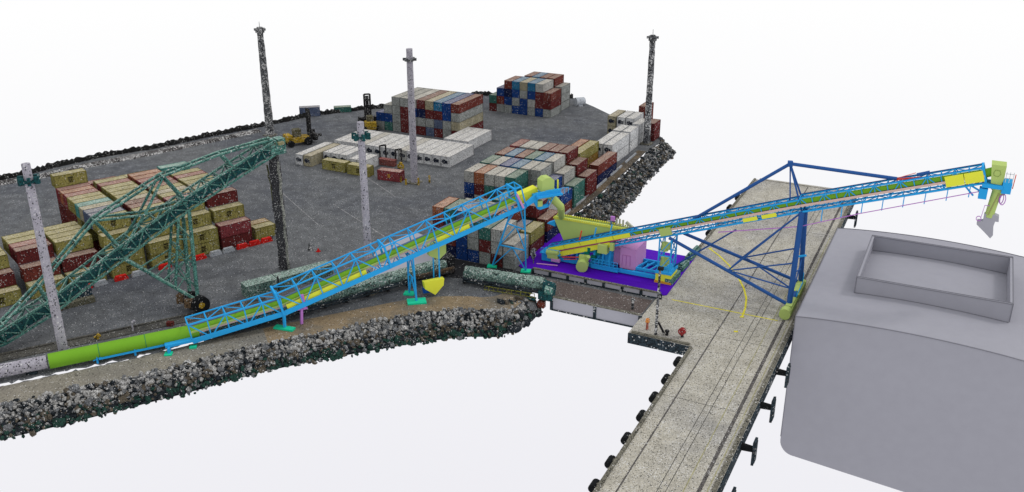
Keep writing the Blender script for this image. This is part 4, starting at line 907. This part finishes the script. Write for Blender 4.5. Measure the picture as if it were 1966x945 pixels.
def container(x, y, z, L_, color, label, group, rz=0.0, W_=RW, H_=RH, reefer=False, logo=None, side=1):
    body, fr, dr = cont_mesh(color, L_, W_, H_, reefer)
    assert label not in USED, label
    USED.add(label)
    t_ = thing('refrigerated_container' if reefer else 'shipping_container', label, 'container', (x, y, z), group, rz)
    for nm, me in (('body', body), ('corner_frame', fr), ('cooling_unit' if reefer else 'door_bars', dr)):
        c = bpy.data.objects.new(nm, me); COL.objects.link(c); c.parent = t_
    if logo:
        c = bpy.data.objects.new('emblem', logo); COL.objects.link(c); c.parent = t_; c.location = (side * (W_ / 2 + .01), 0, H_ * .52); c.rotation_euler = (0, 0, PI / 2)
    return t_

def grid(cols, ys, L_, pitchx, x0, heights, colors, lab, group, rz=0.0, origin=None, W_=RW, H_=RH, reefer=False, default=('grey',), seed=1, colname='column', cname='from the left'):
    """cols across x, rows along y; heights[r][c]; keep only boxes with a face exposed on top, front, left or right"""
    rn_ = random.Random(seed); R = len(ys)
    for r in range(R):
        for c in range(len(heights[r])):
            h = heights[r][c]
            for k in range(h):
                def H(rr, cc): return heights[rr][cc] if 0 <= rr < R and 0 <= cc < len(heights[rr]) else 0
                exposed = k == h - 1 or H(r - 1, c) <= k or H(r, c + 1) <= k or H(r, c - 1) <= k
                if not exposed: continue
                col = colors(r, c, k, h, rn_)
                x = x0 + (c + .5) * pitchx; y = ys[r] + L_ / 2
                container(x, y, k * H_ + .02, L_, col, lab(col, r, c, k), group, rz, W_, H_, reefer)

def lv(k): return LEV[k]
# --- harbour-side block (20 ft boxes), seven rows deep
YS = [149.4, 156.9, 164.9, 172.6, 180.0, 187.6, 195.4]
X0R = -97.0
HR = [[0, 0, 4, 4, 4, 4, 3, 3, 2], [0, 0, 3, 3, 3, 3, 3, 2, 2], [0, 0, 3, 3, 3, 3, 3, 2, 2],
      [4, 4, 4, 4, 4, 0, 3, 2, 0], [4, 4, 4, 4, 4, 4, 3, 2, 0], [4, 4, 4, 4, 4, 4, 3, 2, 0], [4, 4, 4, 4, 4, 4, 3, 2, 0]]
# front block has its own column pitch
TOPC = {3: ['pale grey', 'orange', 'pale grey', 'pale grey', 'teal', '', 'pale grey', 'pale grey'], 4: ['teal', 'pale grey', 'blue', 'sky blue', 'pale grey', 'grey', 'blue', 'blue'],
        5: ['rust red', 'sky blue', 'rust red', 'teal', 'sky blue', 'pale grey', 'pale grey', 'teal'], 6: ['pink red', 'pale grey', 'pale grey', 'maroon', 'maroon', 'maroon', 'maroon', 'maroon']}
F3 = {3: [['blue', 'maroon', 'grey', 'grey', 'grey'], ['blue', 'maroon', 'teal', 'grey', 'maroon']]}
rr_ = random.Random(21)
def colR(r, c, k, h, rn_):
    R_i = r + 3
    if k == h - 1: return TOPC[R_i][c]
    if R_i == 3 and c < 5:
        return {2: ['blue', 'maroon', 'teal', 'slate', 'teal'], 1: ['navy', 'pale grey', 'maroon', 'blue', 'grey'], 0: ['maroon', 'grey', 'blue', 'grey', 'navy']}[k][c]
    if c == 7: return {3: 'rust red', 4: 'rust red', 5: 'teal', 6: 'maroon'}[R_i]
    if c == 6: return {3: 'grey', 4: 'navy', 5: 'grey', 6: 'maroon'}[R_i]
    if c == 5: return {4: 'grey', 5: 'pale grey', 6: 'maroon'}.get(R_i, 'grey')
    return rn_.choice(['blue', 'grey', 'maroon', 'teal'])
HB_ = [h[:8] for h in HR[3:]]
grid(8, YS[3:], 6.6, 2.56, -97.3, HB_, colR, lambda col, r, c, k: '%s container, %s, %s column, row %s of tall block behind gallery head' % (col, lv(k), ORD[c], ['one', 'two', 'three', 'four'][r]), 'containers in the tall block behind the gallery head', seed=3)
HF = [[4, 4, 4, 4, 3, 3, 2], [3, 3, 3, 3, 3, 2, 2], [2, 2, 3, 3, 3, 3, 2]]
FC = [[['maroon', 'navy', 'blue', 'blue', 'grey', 'maroon', 'grey'], ['rust red', 'rust red', 'blue', 'grey', 'maroon', 'pale grey', 'pale grey'], ['maroon', 'navy', 'slate', 'grey', 'teal', 'pale grey', ''], ['orange', 'teal', 'slate', 'teal', '', '', '']],
      [['maroon'] * 7, ['grey', 'maroon', 'maroon', 'rust red', 'maroon', 'slate', 'yellow'], ['grey', 'teal', 'grey', 'rust red', 'rust red', '', '']],
      [['navy'] * 7, ['grey', 'teal', 'slate', 'maroon', 'slate', 'maroon', 'rust red'], ['', '', 'teal', 'slate', 'grey', 'maroon', '']]]
grid(7, YS[:3], 6.6, 2.62, -91.6, HF, lambda r, c, k, h, rn_: FC[r][k][c], lambda col, r, c, k: '%s container, %s, %s column from left, row %s of block under the gallery' % (col, lv(k), ORD[c], ['one', 'two', 'three'][r]), 'containers in the block under the blue gallery', seed=4)
c = None
# column of boxes along the coast road
for k, col in enumerate(('navy', 'rust red')):
    container(-79.0, 211.6, k * RH + .02, 13.2, col, '%s long container, %s, beside the coast road before the white stack' % (col, lv(k)), 'long containers by the coast road')
for i, (x, cols_) in enumerate(((-85.2, ('ochre', 'ochre', 'yellow')), (-87.9, ('ochre', 'orange', 'orange')))):
    for k in range(1, 3): container(x, 214.6, k * RH - RH * .45, 13.0, cols_[k], '%s long container, %s, %s of the pair behind the maroon row' % (cols_[k], ('lower', 'upper')[k - 1], ('right', 'left')[i]), 'ochre and orange pair')
for i, x in enumerate((-81.6, -84.3)):
    for k in range(2): container(x, 228.2, k * 2.9 + .02, 13.4, 'white', 'white refrigerated container, %s, %s of the near pair by coast road' % (lv(k), ('right', 'left')[i]), 'white stack by the coast road', H_=2.9, reefer=True)
for i, x in enumerate((-81.8, -84.5)):
    for k in range(2): container(x, 239.4, k * 2.9 + .02, 6.9, 'white', 'short white refrigerated container, %s, %s of the second pair by coast road' % (lv(k), ('right', 'left')[i]), 'white stack by the coast road', H_=2.9, reefer=True)
for k in range(2): container(-82.0, 248.4, k * 2.9 + .02, 7.4, 'white', 'white refrigerated container, %s, half hidden behind the right corner mast' % lv(k), 'white stack by the coast road', H_=2.9, reefer=True)
for i, x in enumerate((-84.6, -87.3, -90.1)):
    for k in range(1, 3): container(x, 251.0, (k - 1) * 2.9 + .9, 8.4, 'white' if i < 2 else 'beige', '%s refrigerated container, %s, %s from right in the farthest white stack' % ('white' if i < 2 else 'beige', ('lower', 'upper')[k - 1], ORD[i]), 'farthest white stack', H_=2.9, reefer=True)
for k in range(3): container(-84.6 + .0, 261.0, k * RH + .02, 6.4, 'rust red', 'rust red container, %s, behind the right corner mast' % lv(k), 'red containers behind the mast')
for k in range(2): container(-79.4, 252.5, k * RH + .02, 5.6, 'maroon', 'maroon container, %s, right of the right corner mast' % lv(k), 'maroon containers at the corner')

# --- middle block of long boxes
MC = [['grey', 'grey', 'grey', 'grey'], ['maroon', 'navy', 'maroon', 'grey'], ['slate', 'maroon', 'grey', 'pale grey'], ['maroon', 'grey', 'navy', 'grey'], ['maroon', 'grey', 'navy', 'maroon'],
      ['slate', 'grey', 'maroon', 'beige'], ['maroon', 'slate', 'maroon', 'sky blue'], ['grey', 'slate', 'blue', 'blue'], ['grey', 'beige', 'grey', 'rust red']]
MC = [['grey', 'blue'], ['teal', 'blue', 'grey'], ['grey', 'grey', 'grey', 'grey'], ['maroon', 'maroon', 'maroon', 'grey'], ['maroon', 'grey', 'blue', 'pale grey'], ['maroon', 'grey', 'navy', 'maroon'],
      ['slate', 'grey', 'maroon', 'beige'], ['maroon', 'slate', 'maroon', 'sky blue'], ['grey', 'grey', 'blue', 'blue'], ['maroon', 'beige', 'grey', 'rust red']]
grid(10, [225.8], 14.4, 2.86, -156.9, [[2, 3, 4, 4, 4, 4, 4, 4, 4, 4]], lambda r, c, k, h, rn_: MC[c][k], lambda col, r, c, k: '%s long container, %s, %s column from left of the middle block' % (col, lv(k), ORD[c]), 'long containers in the middle block', W_=2.72)
# --- far block
FBc = [['maroon', 'teal'], ['grey', 'rust red', 'blue'], ['grey', 'blue', 'navy', 'maroon'], ['blue', 'grey', 'blue', 'blue'], ['blue', 'blue', 'grey', 'grey'], ['grey', 'pale grey', 'blue', 'blue'], ['blue', 'maroon', 'maroon', 'pale grey'], ['grey', 'maroon', 'rust red']]
FBt = {(2, 3): 'rust red', (3, 3): 'sky blue', (4, 3): 'beige', (5, 3): 'sky blue', (6, 3): 'pale grey'}
grid(8, [260.8], 8.0, 2.72, -137.2, [[2, 3, 4, 4, 4, 4, 4, 3]], lambda r, c, k, h, rn_: FBt.get((c, k), FBc[c][k]), lambda col, r, c, k: '%s container, %s, %s column from left, front row of farthest block' % (col, lv(k), ORD[c]), 'containers in the farthest block', W_=2.6)
grid(4, [270.2], 7.4, 2.7, -129.2, [[4, 4, 4, 4]], lambda r, c, k, h, rn_: ['rust red', 'sky blue', 'rust red', 'rust red'][c] if k > 0 else 'grey', lambda col, r, c, k: '%s container, %s, %s column from left, back row of farthest block' % (col, lv(k), ORD[c]), 'containers at the back of the farthest block', W_=2.6)
for k in range(3): container(-117.4, 274.2, k * RH + .02, 7.0, 'grey', 'grey container, %s, right end of the farthest block' % lv(k), 'grey containers ending the farthest block')
b = MB(); b.tube((-114.9, 279.4, 1.3), (-112.9, 281.9, 1.3), 1.4, 1.3, 14); b.box((-113.9, 280.6, .12), (1.6, 3.2, .22), .68)
tag(b.build('tank', scan('white_tank_paint', (205, 212, 222), .7, white=.2, dark=.08)), 'white tank lying behind the farthest container block', 'tank')

# --- white refrigerated rows, one level
def rfl(i, what): return 'white refrigerated container, %s from the left in %s' % (ORD[i], what)
for i in range(14): container(-155.0 + 2.62 * (i + .5) + .5, 208.2, .02, 13.4, 'white' if i not in (3, 8) else 'pale grey', rfl(i, 'the long single-level row').replace('white', 'white' if i not in (3, 8) else 'pale grey'), 'long row of refrigerated containers', W_=2.58, H_=2.9, reefer=True)
for i in range(3): container(-128.4 + 2.65 * (i + .5) , 223.6, .02, 14.0, 'white', rfl(i, 'the short row by the open road'), 'short row of refrigerated containers', W_=2.6, H_=2.9, reefer=True)
for i, (x, c_) in enumerate(((-154.4, 'white'), (-151.7, 'beige'))): container(x, 192.6, .02, 13.2, c_, '%s refrigerated container, %s of the left front group' % (c_, ('outermost', 'second')[i]), 'left front refrigerated group', H_=2.9, reefer=True)
for i, x in enumerate((-149.0, -146.4, -143.8)): container(x, 195.0, .02, 8.2, 'white', 'short white refrigerated container, %s behind the yellow boxes' % ORD[i], 'short refrigerated boxes behind the yellow ones', H_=2.9, reefer=True)
for i, x in enumerate((-139.4, -136.8)): container(x, 192.0, .02, 6.2, 'white', 'short white refrigerated container, %s beside the speckled mast top' % ('left', 'right')[i], 'pair of short white boxes', H_=2.9, reefer=True)
container(-143.2, 187.0, .02, 7.2, 'yellow', 'yellow container with dark emblem standing alone, left one of two', 'yellow boxes on the open asphalt', rz=PI / 2 + .0, logo=LOGO_D, side=-1)
container(-135.4, 186.6, .02, 6.6, 'yellow', 'yellow container with dark emblem standing alone, nearer the red one', 'yellow boxes on the open asphalt', rz=PI / 2 + .0, logo=LOGO_D, side=-1)
container(-126.0, 186.4, .02, 6.4, 'pink red', 'dark red container with gold emblem standing alone left of the mast', 'single red box', rz=PI / 2 + .1, logo=LOGO_G, side=-1)
container(-184.6, 229.6, .02, 6.3, 'slate', 'blue-grey container alone at the far perimeter bank', 'boxes at the perimeter', rz=-.9, H_=2.9)
container(-178.6, 238.6, .02, 5.4, 'teal', 'small dark green container alone at the far perimeter bank', 'boxes at the perimeter', rz=-.9, H_=1.7)

# --- left yard block, turned 23 degrees
O2 = Vector((-128.28, 137.76, 0)); Lv = Vector((.3964, .9181, 0)); Nv = Vector((.9181, -.3964, 0)); RZ = -math.radians(23.35)
def lp(l, n_): return O2 + Lv * l + Nv * n_
bays = [('first', 0.0, 6.6), ('second', -7.2, 6.6), ('third', -14.6, 6.5), ('fourth', -22.2, 6.5), ('fifth', -29.8, 6.6), ('sixth', -36.9, 6.3), ('seventh', -44.6, 6.6)]
prof = [[2, 3, 4, 4, 4, 4, 4, 4, 4, 4], [2, 3] + [4] * 10, [2, 3] + [4] * 10, [2, 3] + [4] * 10, [1, 2, 3, 3, 3, 3], [1, 2, 3, 3, 3, 3], [1, 2, 3, 3, 3, 3]]
tops = [['pink red', 'yellow', 'maroon', 'slate', 'beige', 'beige', 'yellow', 'yellow', 'pink red', 'yellow'],
        ['yellow', 'yellow', 'yellow', 'pink red', 'yellow', 'beige', 'yellow', 'rust red', 'pink red', 'pink red', 'orange', 'orange'],
        ['yellow', 'yellow', 'yellow', 'rust red', 'maroon', 'beige', 'yellow', 'yellow', 'yellow', 'yellow', 'pink red', 'yellow'],
        ['yellow', 'yellow', 'yellow', 'slate', 'slate', 'beige', 'turquoise', 'yellow', 'yellow', 'pink red', 'orange', 'pink red'],
        ['yellow', 'maroon', 'yellow', 'yellow', 'yellow', 'yellow'], ['yellow', 'rust red', 'maroon', 'pink red', 'yellow', 'yellow', 'yellow'], ['yellow', 'maroon', 'yellow', 'yellow', 'yellow', 'yellow']]
rn = random.Random(14)
for bi, (bn_, l1, Lc) in enumerate(bays):
    pr_ = prof[bi]
    for r in range(len(pr_)):
        n_ = -.3 - 1.26 - r * 2.53
        for k in range(pr_[r]):
            def H(b_, q): return prof[b_][q] if 0 <= b_ < len(prof) and 0 <= q < len(prof[b_]) else 0
            top = k == pr_[r] - 1; left = bi >= 3 and H(bi + 1, r) <= k; front = (H(bi, r - 1) <= k) if r else True
            if not (top or left or front): continue
            if top: col = tops[bi][r]
            elif bi == 0 and r < 2: col = ['maroon', 'maroon'][0] if k == 0 and r == 0 else 'yellow'
            elif left and bi == 3 and r > 2: col = rn.choice(['maroon', 'yellow', 'maroon', 'rust red', 'yellow'])
            elif left and bi > 3: col = rn.choice(['maroon', 'yellow'])
            else: col = 'yellow'
            p = lp(l1 - Lc / 2, n_); fr_ = front and r < 3 and col == 'yellow'
            container(p.x, p.y, k * RH + .02, Lc, col, '%s container, %s, row %s from barriers, %s bay from right, left yard' % (col, lv(k), ['one', 'two', 'three', 'four', 'five', 'six', 'seven', 'eight', 'nine', 'ten', 'eleven', 'twelve'][r], bn_),
                      'containers in the left yard block', rz=RZ, logo=LOGO_D if fr_ else None)
p = lp(-25.4, -31.7); container(p.x, p.y, 4 * RH + .02, 6.6, 'yellow', 'single yellow container topping the far left corner of the left yard', 'lone containers', rz=RZ, logo=LOGO_D)
p = lp(3.4, -4.8); container(p.x, p.y, .02, 4.6, 'ochre', 'ochre container at ground level behind the red barriers, right corner', 'ochre corner containers', rz=RZ)
p = lp(3.4, -2.2); container(p.x, p.y, .02, 4.6, 'yellow', 'yellow container at ground level beside the maroon pair, right corner', 'ochre corner containers', rz=RZ)
p = lp(-3.4, -31.0); container(p.x, p.y, 3 * RH + .02, 6.6, 'turquoise', 'turquoise container behind the stacker bow at the far end of the yard', 'lone containers', rz=RZ)
for i, l_ in enumerate((-11.0, -18.3)):
    p = lp(l_, -33.6 - i * .4); container(p.x, p.y, 3 * RH - 1.2, 6.4, ('yellow', 'pink red')[i], '%s container low behind the back row of the left yard' % ('yellow', 'pink red')[i], 'lone containers', rz=RZ)
# red and white barriers in front
bl = [(-40, 'r'), (-34.2, 'r'), (-31.4, 'w'), (-27.6, 'r'), (-24.4, 'w'), (-19.2, 'r'), (-12.0, 'r'), (-8.8, 'w'), (-6.0, 'w'), (-3.0, 'r'), (-.3, 'r'), (2.4, 'r')]
cnt = {'r': 0, 'w': 0}
for l_, c_ in bl:
    p = lp(l_, 1.1); m_ = PREDB if c_ == 'r' else PWHTB; nm_ = 'red' if c_ == 'r' else 'white'
    b = MB(); pts = [(-1.25, 0), (1.25, 0), (1.25, .25), (1.1, .6), (.95, .95), (-.95, .95), (-1.1, .6), (-1.25, .25)]
    b.extr([p + Lv * x + Nv * .35 + Vector((0, 0, z)) for x, z in pts], -Nv * .7); o = b.build('plastic_barrier', m_)
    tag(o, '%s plastic barrier before the left yard, %s %s from the left' % (nm_, ORD[cnt[c_]], nm_), 'barrier', 'barriers along the left yard'); cnt[c_] += 1

# ------------------------------------------------------------------ container handlers
def handler(x, y, rz, lab, mast_h, sc=1.0):
    t_ = thing('container_handler', lab, 'handler', (x, y, 0), None, rz); M = Matrix.Translation((x, y, 0)) @ Matrix.Rotation(rz, 4, 'Z') @ Matrix.Scale(sc, 4)
    def bld(nm, b, m, par=t_):
        b.v = [tuple(M @ Vector(v)) for v in b.v]; o = b.build(nm, m); bpy.context.view_layer.update(); o.parent = par
        o.matrix_parent_inverse = (Matrix.Translation((x, y, 0)) @ Matrix.Rotation(rz, 4, 'Z')).inverted() if par is t_ else Matrix.Identity(4)
        return o
    b = MB(); b.box((0, -1.5, 1.5), (2.8, 5.0, 1.3)); b.box((0, -3.6, 2.3), (2.8, 1.6, 1.3)); b.box((0, .8, 1.5), (2.2, 2.0, 1.2)); bld('chassis', b, MACHY)
    b = MB(); b.box((0, -1.2, 3.2), (1.7, 1.9, 1.9)); bld('cab', b, scan('dusty_cab', (110, 105, 80), .7, dark=.25, white=.1))
    for sx in (-1, 1):
        for yy, r_ in ((1.2, 1.0), (-3.4, .85)):
            b = MB(); b.tube((sx * 1.3, yy, r_), (sx * 2.1, yy, r_), r_, n=16); bld('wheel', b, RUBBER)
    b = MB()
    for sx in (-.8, .8): b.bar((sx, 2.2, .6), (sx, 2.2, mast_h), .5)
    for k in range(6): b.bar((-.8, 2.2, 1 + k * (mast_h - 1) / 5), (.8, 2.2, 1 + k * (mast_h - 1) / 5), .4)
    b.box((0, 2.35, mast_h * .5), (.9, .3, mast_h * .9)); bld('lift_mast', b, DSTEEL)
    b = MB(); b.box((0, 3.1, 2.2), (5.6, .7, 1.2)); b.box((0, 3.6, 1.4), (1.4, 1.0, 1.6)); b.box((-2.4, 3.6, 2.4), (.5, 1.8, .6)); b.box((2.4, 3.6, 2.4), (.5, 1.8, .6)); bld('spreader', b, DSTEEL)
handler(-166.6, 202.6, -.55, 'yellow container handler with tall dark mast left of the white containers', 8.8, 1.1)
handler(-158.6, 224.6, .75, 'yellow container handler with tall dark mast before the middle block', 9.6, 1.05)
